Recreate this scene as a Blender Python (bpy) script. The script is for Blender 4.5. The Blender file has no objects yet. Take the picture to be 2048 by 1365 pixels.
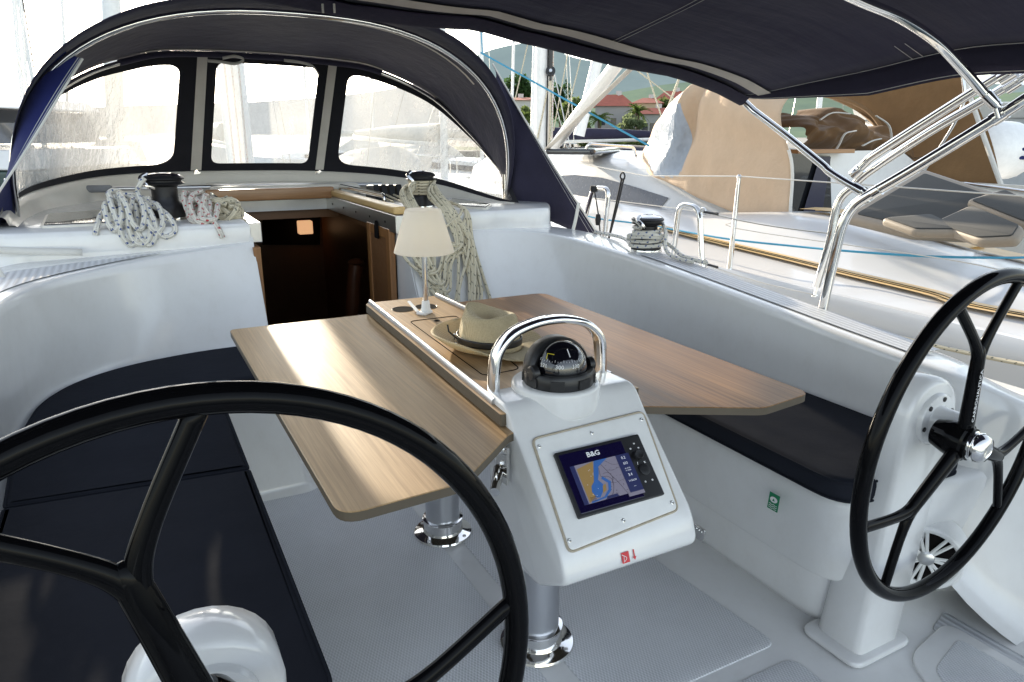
import bpy, bmesh, math, random
from mathutils import Vector, Matrix, noise as mnoise
from mathutils.geometry import tessellate_polygon
R = math.radians
random.seed(7)
scene = bpy.context.scene
COL = scene.collection

# ------------------------------------------------------------------ camera
CAM = Vector((-0.79, 0.0, 1.28))
FPX = 1421.0                                   # focal length in photo pixels (2048 wide)
def cam_axes(pitch=16.2, yaw=28.1, roll=0.3):
    p, y, r = R(pitch), R(yaw), R(roll)
    fw = Vector((math.sin(y)*math.cos(p), math.cos(y)*math.cos(p), -math.sin(p)))
    rt = Vector((math.cos(y), -math.sin(y), 0)); up = rt.cross(fw)
    return fw, rt*math.cos(r)+up*math.sin(r), -rt*math.sin(r)+up*math.cos(r)
FW, RT, UP = cam_axes()
cd = bpy.data.cameras.new('camera'); cam = bpy.data.objects.new('camera', cd); COL.objects.link(cam)
cd.sensor_width = 36; cd.lens = FPX/2048*36; cd.clip_start = 0.05; cd.clip_end = 20000
m = Matrix((RT, UP, -FW)).transposed().to_4x4(); m.translation = CAM
cam.matrix_world = m
scene.camera = cam
# measured points: where a sight line of the survey meets a known plane of the place
def ray(px, py): return FW*FPX + RT*(px-1024) - UP*(py-682.5)
def atz(px, py, z): d = ray(px, py); return CAM + d*((z-CAM.z)/d.z)
def atx(px, py, x): d = ray(px, py); return CAM + d*((x-CAM.x)/d.x)
def aty(px, py, y): d = ray(px, py); return CAM + d*((y-CAM.y)/d.y)
def atp(px, py, p0, n):
    d = ray(px, py); n = Vector(n); return CAM + d*((Vector(p0)-CAM).dot(n)/d.dot(n))
def atd(px, py, D):
    d = ray(px, py); return CAM + d*(D/math.hypot(d.x, d.y))

# ------------------------------------------------------------------ objects
def tag(o, label=None, cat=None, group=None, kind=None):
    if label: o['label'] = label
    if cat: o['category'] = cat
    if group: o['group'] = group
    if kind: o['kind'] = kind
    return o
def thing(name, label, cat, loc=(0, 0, 0), group=None):
    o = bpy.data.objects.new(name, None); COL.objects.link(o); o.location = loc
    o.empty_display_size = 0.1
    return tag(o, label, cat, group)
def copy_tree(o, parent=None):
    c = o.copy(); COL.objects.link(c); c.parent = parent
    for ch in list(o.children): copy_tree(ch, c)
    return c

def spline(pts, n=8, closed=False):
    P = [Vector(p) for p in pts]; N = len(P); out = []
    segs = N if closed else N-1
    for i in range(segs):
        if closed: a, b, c, d = P[(i-1) % N], P[i], P[(i+1) % N], P[(i+2) % N]
        else:
            b, c = P[i], P[i+1]; a = P[i-1] if i > 0 else b*2-c; d = P[i+2] if i+2 < N else c*2-b
        for k in range(n):
            t = k/n
            out.append(0.5*((2*b)+(c-a)*t+(2*a-5*b+4*c-d)*t*t+(3*b-a-3*c+d)*t**3))
    if not closed: out.append(P[-1].copy())
    return out
def fillet(pts, r, n=6):
    """open polyline with its inner corners rounded"""
    P = [Vector(p) for p in pts]; out = [P[0]]
    for i in range(1, len(P)-1):
        a = (P[i-1]-P[i]); b = (P[i+1]-P[i]); rr = min(r, a.length*.48, b.length*.48)
        s = P[i]+a.normalized()*rr; e = P[i]+b.normalized()*rr
        for k in range(n+1):
            t = k/n; out.append(s*(1-t)**2+P[i]*2*t*(1-t)+e*t*t)
    out.append(P[-1]); return out
def rpoly(pts, r, n=6):
    """closed 2-D polygon with rounded corners; r may be a list"""
    P = [Vector((p[0], p[1])) for p in pts]; N = len(P); out = []
    for i in range(N):
        ri = r[i] if isinstance(r, (list, tuple)) else r
        a = P[i-1]-P[i]; b = P[(i+1) % N]-P[i]; rr = min(ri, a.length*.49, b.length*.49)
        if rr < 1e-5: out.append(P[i]); continue
        s = P[i]+a.normalized()*rr; e = P[i]+b.normalized()*rr
        for k in range(n+1):
            t = k/n; out.append(s*(1-t)**2+P[i]*2*t*(1-t)+e*t*t)
    return out
def inset(poly, d):
    """inset a closed CCW or CW 2-D polygon by d (positive = inwards)"""
    N = len(poly); A = sum(poly[i-1].x*poly[i].y-poly[i].x*poly[i-1].y for i in range(N))
    s = 1 if A > 0 else -1; out = []
    for i in range(N):
        t = (poly[(i+1) % N]-poly[i-1]);
        t = t.normalized() if t.length > 1e-9 else Vector((1, 0))
        out.append(poly[i]+Vector((-t.y, t.x))*s*d)
    return out

class MB:
    def __init__(s): s.v = []; s.f = []; s.m = []; s.uv = {}
    def add(s, vs, fs, mi=0, uvs=None):
        o = len(s.v); s.v += [tuple(v) for v in vs]; s.f += [tuple(i+o for i in f) for f in fs]; s.m += [mi]*len(fs)
        if uvs:
            for i, u in enumerate(uvs): s.uv[o+i] = u
        return s
    def box(s, c, d, rz=0, mi=0, M=None):
        x, y, z = d[0]/2, d[1]/2, d[2]/2
        vs = [Vector((a*x, b*y, e*z)) for a in (-1, 1) for b in (-1, 1) for e in (-1, 1)]
        q = Matrix.Rotation(rz, 3, 'Z') if M is None else M
        vs = [q @ v+Vector(c) for v in vs]
        return s.add(vs, [(0, 1, 3, 2), (4, 6, 7, 5), (0, 4, 5, 1), (2, 3, 7, 6), (0, 2, 6, 4), (1, 5, 7, 3)], mi)
    def hexa(s, vs, mi=0):      # bottom 4 then top 4, same order
        return s.add(vs, [(3, 2, 1, 0), (4, 5, 6, 7), (0, 1, 5, 4), (1, 2, 6, 5), (2, 3, 7, 6), (3, 0, 4, 7)], mi)
    def tube(s, path, r, n=10, closed=False, mi=0, uv=False, sx=1.0, caps=True, up=None):
        P = [Vector(p) for p in path]; N = len(P)
        if N < 2: return s
        T = []
        for i in range(N):
            if closed: t = P[(i+1) % N]-P[i-1]
            else: t = P[min(i+1, N-1)]-P[max(i-1, 0)]
            T.append(t.normalized() if t.length > 1e-9 else Vector((0, 0, 1)))
        ref = Vector(up) if up is not None else (Vector((0, 0, 1)) if abs(T[0].z) < .9 else Vector((1, 0, 0)))
        nn = (ref-T[0]*ref.dot(T[0])).normalized(); fr = []
        for i in range(N):
            if up is not None: nn = Vector(up)
            nn = nn-T[i]*nn.dot(T[i])
            nn = nn.normalized() if nn.length > 1e-6 else Vector((1, 0, 0))
            fr.append((nn.copy(), T[i].cross(nn)))
        k = n+1 if uv else n
        vs = []; us = []; L = 0
        for i in range(N):
            if i: L += (P[i]-P[i-1]).length
            rr = r[i] if isinstance(r, (list, tuple)) else r
            for j in range(k):
                a = 2*math.pi*j/n
                vs.append(P[i]+fr[i][0]*math.cos(a)*rr*sx+fr[i][1]*math.sin(a)*rr); us.append((j/n, L))
        fs = []
        for i in range(N if closed else N-1):
            i2 = (i+1) % N
            for j in range(k if not uv else k-1):
                j2 = (j+1) % k
                fs.append((i*k+j, i*k+j2, i2*k+j2, i2*k+j))
        if caps and not closed:
            fs.append(tuple(range(n))[::-1]); fs.append(tuple((N-1)*k+j for j in range(n)))
        return s.add(vs, fs, mi, us if uv else None)
    def lathe(s, prof, c=(0, 0, 0), n=24, mi=0, M=None, sy=1.0):
        M = M or Matrix.Identity(3); vs = []; fs = []; c = Vector(c); K = len(prof)
        for (r, z) in prof:
            for j in range(n):
                a = 2*math.pi*j/n; vs.append(M @ Vector((max(r, 1e-4)*math.cos(a), max(r, 1e-4)*sy*math.sin(a), z))+c)
        for i in range(K-1):
            for j in range(n): fs.append((i*n+j, i*n+(j+1) % n, (i+1)*n+(j+1) % n, (i+1)*n+j))
        fs.append(tuple(range(n))[::-1]); fs.append(tuple((K-1)*n+j for j in range(n)))
        return s.add(vs, fs, mi)
    def rings(s, rs, closed=True, mi=0, cap0=False, cap1=False):
        n = len(rs[0]); vs = [v for r in rs for v in r]; fs = []
        for i in range(len(rs)-1):
            for j in range(n if closed else n-1):
                j2 = (j+1) % n; fs.append((i*n+j, i*n+j2, (i+1)*n+j2, (i+1)*n+j))
        for on, ring, o, fl in ((cap0, rs[0], 0, True), (cap1, rs[-1], (len(rs)-1)*n, False)):
            if not on: continue
            if n <= 8: f = tuple(o+j for j in range(n)); fs.append(f[::-1] if fl else f); continue
            for tr in tessellate_polygon([[Vector(v) for v in ring]]): fs.append(tuple(o+j for j in tr))
        return s.add(vs, fs, mi)
    def prism(s, poly, z0, z1, mi=0, M=None, c=(0, 0, 0)):
        M = M or Matrix.Identity(3); c = Vector(c)
        A = sum(poly[i-1][0]*poly[i][1]-poly[i][0]*poly[i-1][1] for i in range(len(poly)))
        if A < 0: poly = poly[::-1]
        r0 = [M @ Vector((p[0], p[1], z0))+c for p in poly]; r1 = [M @ Vector((p[0], p[1], z1))+c for p in poly]
        return s.rings([r0, r1], True, mi, True, True)
    def slab(s, poly, z0, z1, e, mi=0, k=3, M=None, c=(0, 0, 0)):
        """prism with its top and bottom edges rounded by e"""
        M = M or Matrix.Identity(3); c = Vector(c)
        A = sum(poly[i-1][0]*poly[i][1]-poly[i][0]*poly[i-1][1] for i in range(len(poly)))
        if A < 0: poly = poly[::-1]
        poly = [Vector((p[0], p[1])) for p in poly]; rs = []
        for i in range(k+1):
            a = math.pi/2*i/k; q = inset(poly, e*(1-math.sin(a))); z = z0+e*(1-math.cos(a)); rs.append([M @ Vector((p.x, p.y, z))+c for p in q])
        for i in range(k+1):
            a = math.pi/2*i/k; q = inset(poly, e*(1-math.cos(a))); z = z1-e*(1-math.sin(a)); rs.append([M @ Vector((p.x, p.y, z))+c for p in q])
        return s.rings(rs, True, mi, True, True)
    def grid(s, rows, mi=0, uv=False, flip=False):
        n = len(rows[0]); vs = [p for r in rows for p in r]; fs = []
        for i in range(len(rows)-1):
            for j in range(n-1):
                f = (i*n+j, i*n+j+1, (i+1)*n+j+1, (i+1)*n+j); fs.append(f[::-1] if flip else f)
        us = [(j/(n-1), i/(len(rows)-1)) for i in range(len(rows)) for j in range(n)] if uv else None
        return s.add(vs, fs, mi, us)
    def build(s, name, mats, parent=None, smooth=40, bevel=0, label=None, solid=0, sub=0):
        me = bpy.data.meshes.new(name); me.from_pydata(s.v, [], s.f)
        ms = mats if isinstance(mats, (list, tuple)) else [mats]
        for q in ms: me.materials.append(q)
        if s.uv:
            l = me.uv_layers.new(name='UVMap')
            for lp in me.loops: l.data[lp.index].uv = s.uv.get(lp.vertex_index, (0, 0))
        for p, mi in zip(me.polygons, s.m): p.material_index = mi
        bm = bmesh.new(); bm.from_mesh(me)
        bmesh.ops.recalc_face_normals(bm, faces=bm.faces); bm.to_mesh(me); bm.free()
        if smooth:
            for p in me.polygons: p.use_smooth = True
            if smooth < 180: me.set_sharp_from_angle(angle=R(smooth))
        me.update()
        o = bpy.data.objects.new(name, me); COL.objects.link(o)
        if parent is not None:
            o.parent = parent; o.matrix_parent_inverse = Matrix.Translation(-parent.location)
        if solid:
            md = o.modifiers.new('thickness', 'SOLIDIFY'); md.thickness = solid; md.offset = 0
        if sub:
            md = o.modifiers.new('sub', 'SUBSURF'); md.levels = sub; md.render_levels = sub
        if bevel:
            md = o.modifiers.new('bevel', 'BEVEL'); md.width = bevel; md.segments = 3; md.limit_method = 'ANGLE'; md.angle_limit = R(35); md.harden_normals = True
        if label: o['label'] = label
        return o
def text(name, body, size, M, mat, parent, ext=.0004, bold=0.0, align='CENTER', sx=1.0):
    cu = bpy.data.curves.new(name, 'FONT'); cu.body = body; cu.size = size; cu.align_x = align; cu.align_y = 'CENTER'; cu.extrude = ext; cu.offset = bold; cu.resolution_u = 2
    t = bpy.data.objects.new(name, cu); COL.objects.link(t)
    dg = bpy.context.evaluated_depsgraph_get(); me = bpy.data.meshes.new_from_object(t.evaluated_get(dg))
    bpy.data.objects.remove(t); bpy.data.curves.remove(cu)
    me.transform(Matrix.Diagonal((sx, 1, 1, 1))); me.transform(M); me.materials.clear(); me.materials.append(mat)
    o = bpy.data.objects.new(name, me); COL.objects.link(o)
    if parent is not None: o.parent = parent; o.matrix_parent_inverse = Matrix.Translation(-parent.location)
    return o
def frame(o, x, y):
    """matrix whose local X, Y follow x and y at origin o"""
    x = Vector(x).normalized(); z = x.cross(Vector(y)).normalized(); y = z.cross(x)
    m = Matrix((x, y, z)).transposed().to_4x4(); m.translation = Vector(o); return m

# ------------------------------------------------------------------ materials
class NT:
    def __init__(s, name):
        s.mat = bpy.data.materials.new(name); s.mat.use_nodes = True; s.t = s.mat.node_tree; s.t.nodes.clear()
        s.out = s.t.nodes.new('ShaderNodeOutputMaterial')
    def n(s, ty, **k):
        q = s.t.nodes.new(ty)
        for a, b in k.items():
            if a in q.inputs: s.set(q.inputs[a], b)
            else: setattr(q, a, b)
        return q
    def set(s, sock, v):
        if isinstance(v, bpy.types.NodeSocket): s.t.links.new(v, sock)
        else: sock.default_value = v
    def math(s, op, a, b=0.0, c=None):
        q = s.t.nodes.new('ShaderNodeMath'); q.operation = op; s.set(q.inputs[0], a); s.set(q.inputs[1], b)
        if c is not None: s.set(q.inputs[2], c)
        return q.outputs[0]
    def mix(s, f, a, b):
        q = s.t.nodes.new('ShaderNodeMix'); q.data_type = 'RGBA'; s.set(q.inputs['Factor'], f)
        s.set(q.inputs[6], a); s.set(q.inputs[7], b); return q.outputs[2]
    def ramp(s, f, *stops):
        q = s.t.nodes.new('ShaderNodeValToRGB'); s.set(q.inputs[0], f); e = q.color_ramp.elements
        while len(e) < len(stops): e.new(.5)
        for i, (p, c) in enumerate(stops): e[i].position = p; e[i].color = c if len(c) == 4 else (*c, 1)
        return q.outputs[0]
    def coords(s, kind='Object', scale=(1, 1, 1), rot=(0, 0, 0)):
        tc = s.t.nodes.new('ShaderNodeTexCoord'); mp = s.t.nodes.new('ShaderNodeMapping'); mp.inputs['Scale'].default_value = scale; mp.inputs['Rotation'].default_value = rot
        s.t.links.new(tc.outputs[kind], mp.inputs['Vector']); return mp.outputs[0]
    def noise(s, vec, scale, detail=4, rough=.55):
        q = s.n('ShaderNodeTexNoise', Scale=scale, Detail=detail, Roughness=rough); s.t.links.new(vec, q.inputs['Vector']); return q.outputs['Fac']
    def bump(s, h, strength=.3, dist=.002, prev=None):
        q = s.n('ShaderNodeBump', Strength=strength, Distance=dist); s.set(q.inputs['Height'], h)
        if prev is not None: s.set(q.inputs['Normal'], prev)
        return q.outputs[0]
    def bsdf(s, **k):
        q = s.n('ShaderNodeBsdfPrincipled'); al = dict(color='Base Color', rough='Roughness', metal='Metallic', normal='Normal', coat='Coat Weight', coatr='Coat Roughness', spec='Specular IOR Level', emis='Emission Color', emiss='Emission Strength', trans='Transmission Weight', alpha='Alpha', sheen='Sheen Weight', ior='IOR', sub='Subsurface Weight')
        for a, b in k.items(): s.set(q.inputs[al[a]], b)
        s.t.links.new(q.outputs[0], s.out.inputs[0]); return q
def c4(c): return (*c, 1)
def plain(name, c, rough=.5, metal=0, var=.12, vs=20, bs=0, bsc=200, coat=0, rv=.1, spec=.5):
    t = NT(name); o = t.coords()
    n1 = t.noise(o, vs, 5); col = t.mix(n1, c4([x*(1-var) for x in c]), c4([min(1, x*(1+var)) for x in c]))
    rg = t.math('MULTIPLY_ADD', t.noise(o, vs*2.3, 3), rv*2, rough-rv)
    k = dict(color=col, rough=rg, metal=metal, coat=coat, coatr=.06, spec=spec)
    if bs: k['normal'] = t.bump(t.noise(o, bsc, 3), bs, .002)
    t.bsdf(**k); return t.mat
def gelcoat(name, c=(.78, .78, .76), rough=.11, dirt=.10):
    t = NT(name); o = t.coords()
    big = t.noise(o, 1.7, 3); fine = t.noise(o, 45, 6, .7); st = t.noise(t.coords(scale=(7, 7, 5)), 2, 6, .7)
    f = t.math('MULTIPLY', t.math('POWER', st, 4.0), dirt*6)
    col = t.mix(f, t.mix(big, c4([x*.95 for x in c]), c4(c)), c4((.42, .38, .32)))
    sp = t.ramp(t.noise(o, 260, 2), (.70, (0, 0, 0)), (.78, (1, 1, 1)))
    col = t.mix(t.math('MULTIPLY', sp, .10), col, c4((.2, .17, .14)))
    rg = t.math('MULTIPLY_ADD', fine, .22, rough-.04)
    nr = t.bump(t.noise(o, 3, 2), .05, .012)
    t.bsdf(color=col, rough=rg, normal=nr, coat=.35, coatr=.09); return t.mat
def nonskid(name, c, pitch=.0085, axes='xy', rib=False):
    t = NT(name); o = t.coords(rot=(0, 0, 0 if rib else R(0)))
    sep = t.n('ShaderNodeSeparateXYZ'); t.t.links.new(o, sep.inputs[0])
    k = 2*math.pi/pitch
    sx = t.math('SINE', t.math('MULTIPLY', sep.outputs[0], k)); sy = t.math('SINE', t.math('MULTIPLY', sep.outputs[1], k*.5))
    if rib: h = t.math('MULTIPLY_ADD', t.math('SINE', t.math('MULTIPLY', sep.outputs[0], k*.55)), .5, .5)
    else: h = t.math('MULTIPLY_ADD', t.math('MULTIPLY', sx, sy), .5, .5)
    dirt = t.math('MULTIPLY', t.noise(o, 5, 5, .65), t.math('SUBTRACT', 1.0, h))
    col = t.mix(t.math('ADD', t.math('MULTIPLY', dirt, .7), t.math('MULTIPLY', t.math('SUBTRACT', 1.0, h), .16)), c4(c), c4([x*.4 for x in c]))
    sp = t.ramp(t.noise(o, 150, 2), (.72, (0, 0, 0)), (.78, (1, 1, 1)))
    col = t.mix(t.math('MULTIPLY', sp, .12), col, c4((.15, .13, .1)))
    t.bsdf(color=col, rough=.33, normal=t.bump(h, .8, .0016)); return t.mat
def wood(name, c1, c2, along='Y', scale=1.0, rough=.38, coat=0.0, lines=150, spec=.5):
    t = NT(name); sc = {'Y': (lines, 2.2, lines), 'X': (2.2, lines, lines), 'Z': (lines, lines, 2.2)}[along]
    o = t.coords(scale=[x*scale for x in sc]); lo = t.coords(scale=[{True: .8, False: 9}[x < 10]*scale if False else (1.2 if x < 10 else 14)*scale for x in sc])
    a = t.noise(o, 1.0, 4, .7); b = t.noise(lo, 1.0, 4, .6)
    f = t.math('ADD', t.math('MULTIPLY', a, .65), t.math('MULTIPLY', b, .45))
    col = t.ramp(f, (.32, c1), (.55, [(x+y)/2 for x, y in zip(c1, c2)]), (.76, c2))
    t.bsdf(color=col, rough=t.math('MULTIPLY_ADD', a, .2, rough-.1), normal=t.bump(a, .12, .0008), coat=coat, coatr=.15, spec=spec); return t.mat
def fabric(name, c, weave=900, var=.25, rough=.85, bs=.25, wr=0.0, transl=0.0, sheen=.1, spec=.25):
    t = NT(name); o = t.coords(); w1 = t.noise(o, weave, 1); b = t.noise(o, 6, 5, .6)
    col = t.mix(b, c4([x*(1-var) for x in c]), c4([min(1, x*(1+var)) for x in c]))
    nr = t.bump(w1, bs, .0012)
    if wr: nr = t.bump(t.noise(t.coords(scale=(1, 1, 1)), 7, 4, .55), wr, .03, nr)
    q = t.bsdf(color=col, rough=rough, normal=nr, sheen=sheen, spec=spec)
    if transl:
        tr = t.n('ShaderNodeBsdfTranslucent', Color=col); mx = t.n('ShaderNodeMixShader', Fac=transl)
        t.t.links.new(q.outputs[0], mx.inputs[1]); t.t.links.new(tr.outputs[0], mx.inputs[2]); t.t.links.new(mx.outputs[0], t.out.inputs[0])
    return t.mat
def rope_mat(name, base, fleck, dens=1.0, amt=.55):
    t = NT(name); tc = t.n('ShaderNodeTexCoord'); sep = t.n('ShaderNodeSeparateXYZ'); t.t.links.new(tc.outputs['UV'], sep.inputs[0])
    u, v = sep.outputs[0], sep.outputs[1]; k = 2*math.pi
    a = t.math('SINE', t.math('MULTIPLY_ADD', u, k*3, t.math('MULTIPLY', v, k*110))); b = t.math('SINE', t.math('SUBTRACT', t.math('MULTIPLY', v, k*110), t.math('MULTIPLY', u, k*3)))
    h = t.math('MULTIPLY_ADD', t.math('MULTIPLY', a, b), .5, .5)
    p = t.math('SINE', t.math('MULTIPLY_ADD', u, k, t.math('MULTIPLY', v, k*34*dens))); q = t.math('SINE', t.math('SUBTRACT', t.math('MULTIPLY', v, k*21*dens), t.math('MULTIPLY', u, k*2)))
    fl = t.math('MULTIPLY', t.math('MULTIPLY', t.math('GREATER_THAN', p, 1-amt), t.math('GREATER_THAN', q, .25)), t.math('GREATER_THAN', h, .32))
    col = t.mix(fl, t.mix(h, c4([x*.55 for x in base]), c4(base)), c4(fleck))
    t.bsdf(color=col, rough=.8, normal=t.bump(h, .6, .0012)); return t.mat

M = {}
M['gel'] = gelcoat('white gelcoat', (.76, .76, .75)); M['gel3'] = plain('lowered white gelcoat', (.58, .59, .60), .22, 0, .05, 3, rv=.05, coat=.2); M['gel2'] = gelcoat('cream gelcoat', (.72, .69, .62), .3)  # gel3: plain white lowered evenly to keep the sunlit deck from burning out
M['sole'] = nonskid('moulded nonskid', (.76, .77, .79)); M['rib'] = nonskid('ribbed nonskid', (.62, .63, .65), .012, rib=True)
M['navy'] = fabric('navy acrylic canvas', (.030, .028, .054), 700, .3, wr=.45, transl=.05); M['navyb'] = fabric('navy canvas with painted sunlit blue', (.022, .030, .15), 700, .2, wr=.2, transl=.35)  # navyb: same navy cloth with the port wing's sunlit blue painted in
M['cush'] = fabric('dark navy cushion cloth', (.018, .020, .027), 1100, .25, rough=.85, bs=.2, wr=.14, sheen=0, spec=.06)
M['table'] = wood('pale teak laminate', (.19, .108, .046), (.55, .37, .195), 'Y', spec=.25); M['table2'] = wood('teak laminate with painted view tone', (.095, .043, .015), (.41, .222, .095), 'Y', spec=.16); M['tedge'] = plain('laminate edge', (.10, .08, .055), .5)  # table2: same laminate, its darker redder view-angle tone painted in
M['teak'] = wood('varnished teak', (.22, .10, .035), (.42, .22, .09), 'X', coat=.3); M['teakz'] = wood('door teak', (.17, .075, .025), (.36, .17, .06), 'Z', coat=.2, lines=90)
M['teaky'] = wood('deck teak', (.46, .29, .10), (.74, .52, .24), 'Y', coat=0)
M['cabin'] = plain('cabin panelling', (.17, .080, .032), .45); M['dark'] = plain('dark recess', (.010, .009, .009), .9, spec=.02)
M['chrome'] = plain('polished stainless', (.78, .77, .75), .07, 1, .03, rv=.03); M['alu'] = plain('brushed aluminium', (.62, .62, .61), .32, 1, .04, 6, rv=.03)
M['brush'] = plain('satin aluminium post', (.60, .61, .63), .30, 1, .03, 5, rv=.03)
M['black'] = plain('black plastic', (.012, .012, .013), .38, 0, .2, 60, .1, 500); M['carbon'] = plain('glossy black lacquer', (.003, .003, .0035), .035, 0, .1, rv=.01, coat=0, spec=.09)
M['drum'] = plain('black anodised drum', (.03, .03, .032), .42, .6, .2, 70, .25, 400)
M['smoke'] = plain('smoked acrylic', (.014, .015, .018), .08, 0, .2, coat=.5)
M['white'] = plain('white plastic', (.78, .78, .76), .35); M['tape'] = fabric('white webbing', (.62, .60, .55), 800, .12, bs=.3)
M['zip'] = fabric('zip tape', (.55, .52, .47), 500, .2, bs=.5); M['vinylseam'] = fabric('window binding', (.013, .013, .018), 500, .3)
M['stitch'] = plain('pale thread', (.5, .5, .5), .8)
M['tan'] = fabric('tan acrylic canvas', (.58, .43, .30), 600, .10, wr=.45, transl=.12); M['brown'] = fabric('brown canvas', (.20, .115, .05), 600, .2, wr=.4)  # brown: tan hood's far inner side with its shade painted into the colour
M['brown2'] = fabric('brown heavy canvas', (.15, .085, .04), 600, .2, wr=.25); M['beige'] = fabric('beige leatherette', (.25, .21, .165), 300, .1, rough=.5, bs=.1); M['grey'] = fabric('grey mesh fabric', (.045, .046, .045), 500, .15)
M['ropeb'] = rope_mat('white rope with blue fleck', (.84, .81, .72), (.02, .06, .22), 1.0, .36); M['roper'] = rope_mat('white rope with red fleck', (.84, .79, .70), (.42, .02, .03), 1.0, .42); M['ropew'] = rope_mat('cream rope with dark fleck', (.76, .68, .50), (.06, .07, .06), .6, .14)
M['ropeblk'] = plain('black line', (.015, .015, .017), .8); M['ropeblue'] = plain('blue line', (.05, .27, .42), .8); M['wire'] = plain('steel wire', (.5, .49, .46), .35, .9)
M['wood_in'] = plain('red brown mahogany', (.12, .04, .015), .4)
M['red'] = plain('red sticker', (.62, .02, .03), .4); M['green'] = plain('green sticker', (.0, .20, .08), .4); M['ink'] = plain('white ink', (.8, .8, .8), .5)
def bimini_mat():
    t = NT('stretched navy canvas'); o = t.coords(); b = t.noise(o, 5, 5, .6)
    col = t.mix(b, c4((.024, .023, .052)), c4((.036, .035, .074))); nr = t.bump(t.noise(o, 700, 1), .3, .0012)
    nr = t.bump(t.noise(t.coords(scale=(1.1, 5.5, 1), rot=(0, 0, R(12))), 1.6, 4, .55), .45, .03, nr); nr = t.bump(t.noise(t.coords(scale=(7, 1.5, 1), rot=(0, 0, R(-20))), 1.5, 3, .5), .2, .02, nr)
    q = t.bsdf(color=col, rough=.85, normal=nr, sheen=.1, spec=.25); tr = t.n('ShaderNodeBsdfTranslucent', Color=col); mx = t.n('ShaderNodeMixShader', Fac=.06)
    t.t.links.new(q.outputs[0], mx.inputs[1]); t.t.links.new(tr.outputs[0], mx.inputs[2]); t.t.links.new(mx.outputs[0], t.out.inputs[0]); return t.mat
M['navyc'] = bimini_mat()
def vinyl(name='clear window vinyl', extra=0.0, glow=.42):
    t = NT(name); o = t.coords()
    w = t.noise(t.coords(scale=(5, 5, 1.4)), 1.2, 6, .62); f = t.noise(o, 30, 5, .7); sp = t.noise(o, 190, 2)
    w = t.math('ADD', t.math('MULTIPLY', t.math('SUBTRACT', w, .5), 2.3), .5); hz = t.math('ADD', t.math('MULTIPLY', w, .42), t.math('MULTIPLY', f, .16)); hz = t.math('ADD', hz, t.math('MULTIPLY', t.math('GREATER_THAN', sp, .68), .18))
    hz = t.math('MINIMUM', t.math('MAXIMUM', t.math('ADD', hz, -.04+extra), 0.02), 0.95)
    nr = t.bump(t.noise(t.coords(scale=(6, 6, 2.2)), 2.2, 5, .6), .7, .03)
    tr = t.n('ShaderNodeBsdfTransparent', Color=(.93, .95, .96, 1)); tl = t.n('ShaderNodeBsdfTranslucent', Color=(glow, glow, glow*.98, 1)); df = t.n('ShaderNodeBsdfDiffuse', Color=(.7, .7, .7, 1))
    gl = t.n('ShaderNodeBsdfGlossy', Roughness=.07, Color=(.9, .9, .9, 1)); t.set(gl.inputs['Normal'], nr)
    a = t.n('ShaderNodeMixShader', Fac=.25); t.t.links.new(tl.outputs[0], a.inputs[1]); t.t.links.new(df.outputs[0], a.inputs[2])
    b = t.n('ShaderNodeMixShader', Fac=hz); t.t.links.new(tr.outputs[0], b.inputs[1]); t.t.links.new(a.outputs[0], b.inputs[2])
    fr = t.n('ShaderNodeFresnel', IOR=1.35); t.set(fr.inputs['Normal'], nr)
    c = t.n('ShaderNodeMixShader'); t.set(c.inputs[0], t.math('MULTIPLY', fr.outputs[0], .45)); t.t.links.new(b.outputs[0], c.inputs[1]); t.t.links.new(gl.outputs[0], c.inputs[2])
    t.t.links.new(c.outputs[0], t.out.inputs[0]); return t.mat
M['vinyl'] = vinyl(); M['vinyl2'] = vinyl('scratched hazy window vinyl', .50, .34); M['vinyl3'] = vinyl('hazy window vinyl', .12, .40)
def shade():
    t = NT('opal lamp shade'); q = t.bsdf(color=(.90, .88, .82, 1), rough=.45)
    tr = t.n('ShaderNodeBsdfTranslucent', Color=(.93, .90, .82, 1)); mx = t.n('ShaderNodeMixShader', Fac=.62)
    t.t.links.new(q.outputs[0], mx.inputs[1]); t.t.links.new(tr.outputs[0], mx.inputs[2]); t.t.links.new(mx.outputs[0], t.out.inputs[0]); return t.mat
M['shade'] = shade()
def straw():
    t = NT('woven straw'); o = t.coords(scale=(330, 330, 330)); w = t.n('ShaderNodeTexWave', Scale=.35, Distortion=2.0); t.t.links.new(o, w.inputs[0])
    w2 = t.n('ShaderNodeTexWave', Scale=.35, Distortion=2.0, bands_direction='Z'); t.t.links.new(o, w2.inputs[0])
    h = t.math('MULTIPLY', w.outputs['Fac'], w2.outputs['Fac']); n = t.noise(t.coords(), 300, 3)
    f = t.math('ADD', t.math('MULTIPLY', h, .5), t.math('MULTIPLY', n, .6))
    col = t.ramp(f, (.2, (.52, .42, .24)), (.75, (.88, .78, .55)))
    q = t.bsdf(color=col, rough=.75, normal=t.bump(f, .7, .0015)); tr = t.n('ShaderNodeBsdfTranslucent', Color=(.75, .62, .38, 1)); mx = t.n('ShaderNodeMixShader', Fac=.30)
    t.t.links.new(q.outputs[0], mx.inputs[1]); t.t.links.new(tr.outputs[0], mx.inputs[2]); t.t.links.new(mx.outputs[0], t.out.inputs[0]); return t.mat
M['straw'] = straw()
def emis(name, c, s):
    t = NT(name); t.bsdf(color=c4(c), rough=.5, emis=c4(c), emiss=s); return t.mat
M['glow'] = emis('glowing lamp glass', (1.0, .55, .28), .75)
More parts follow.
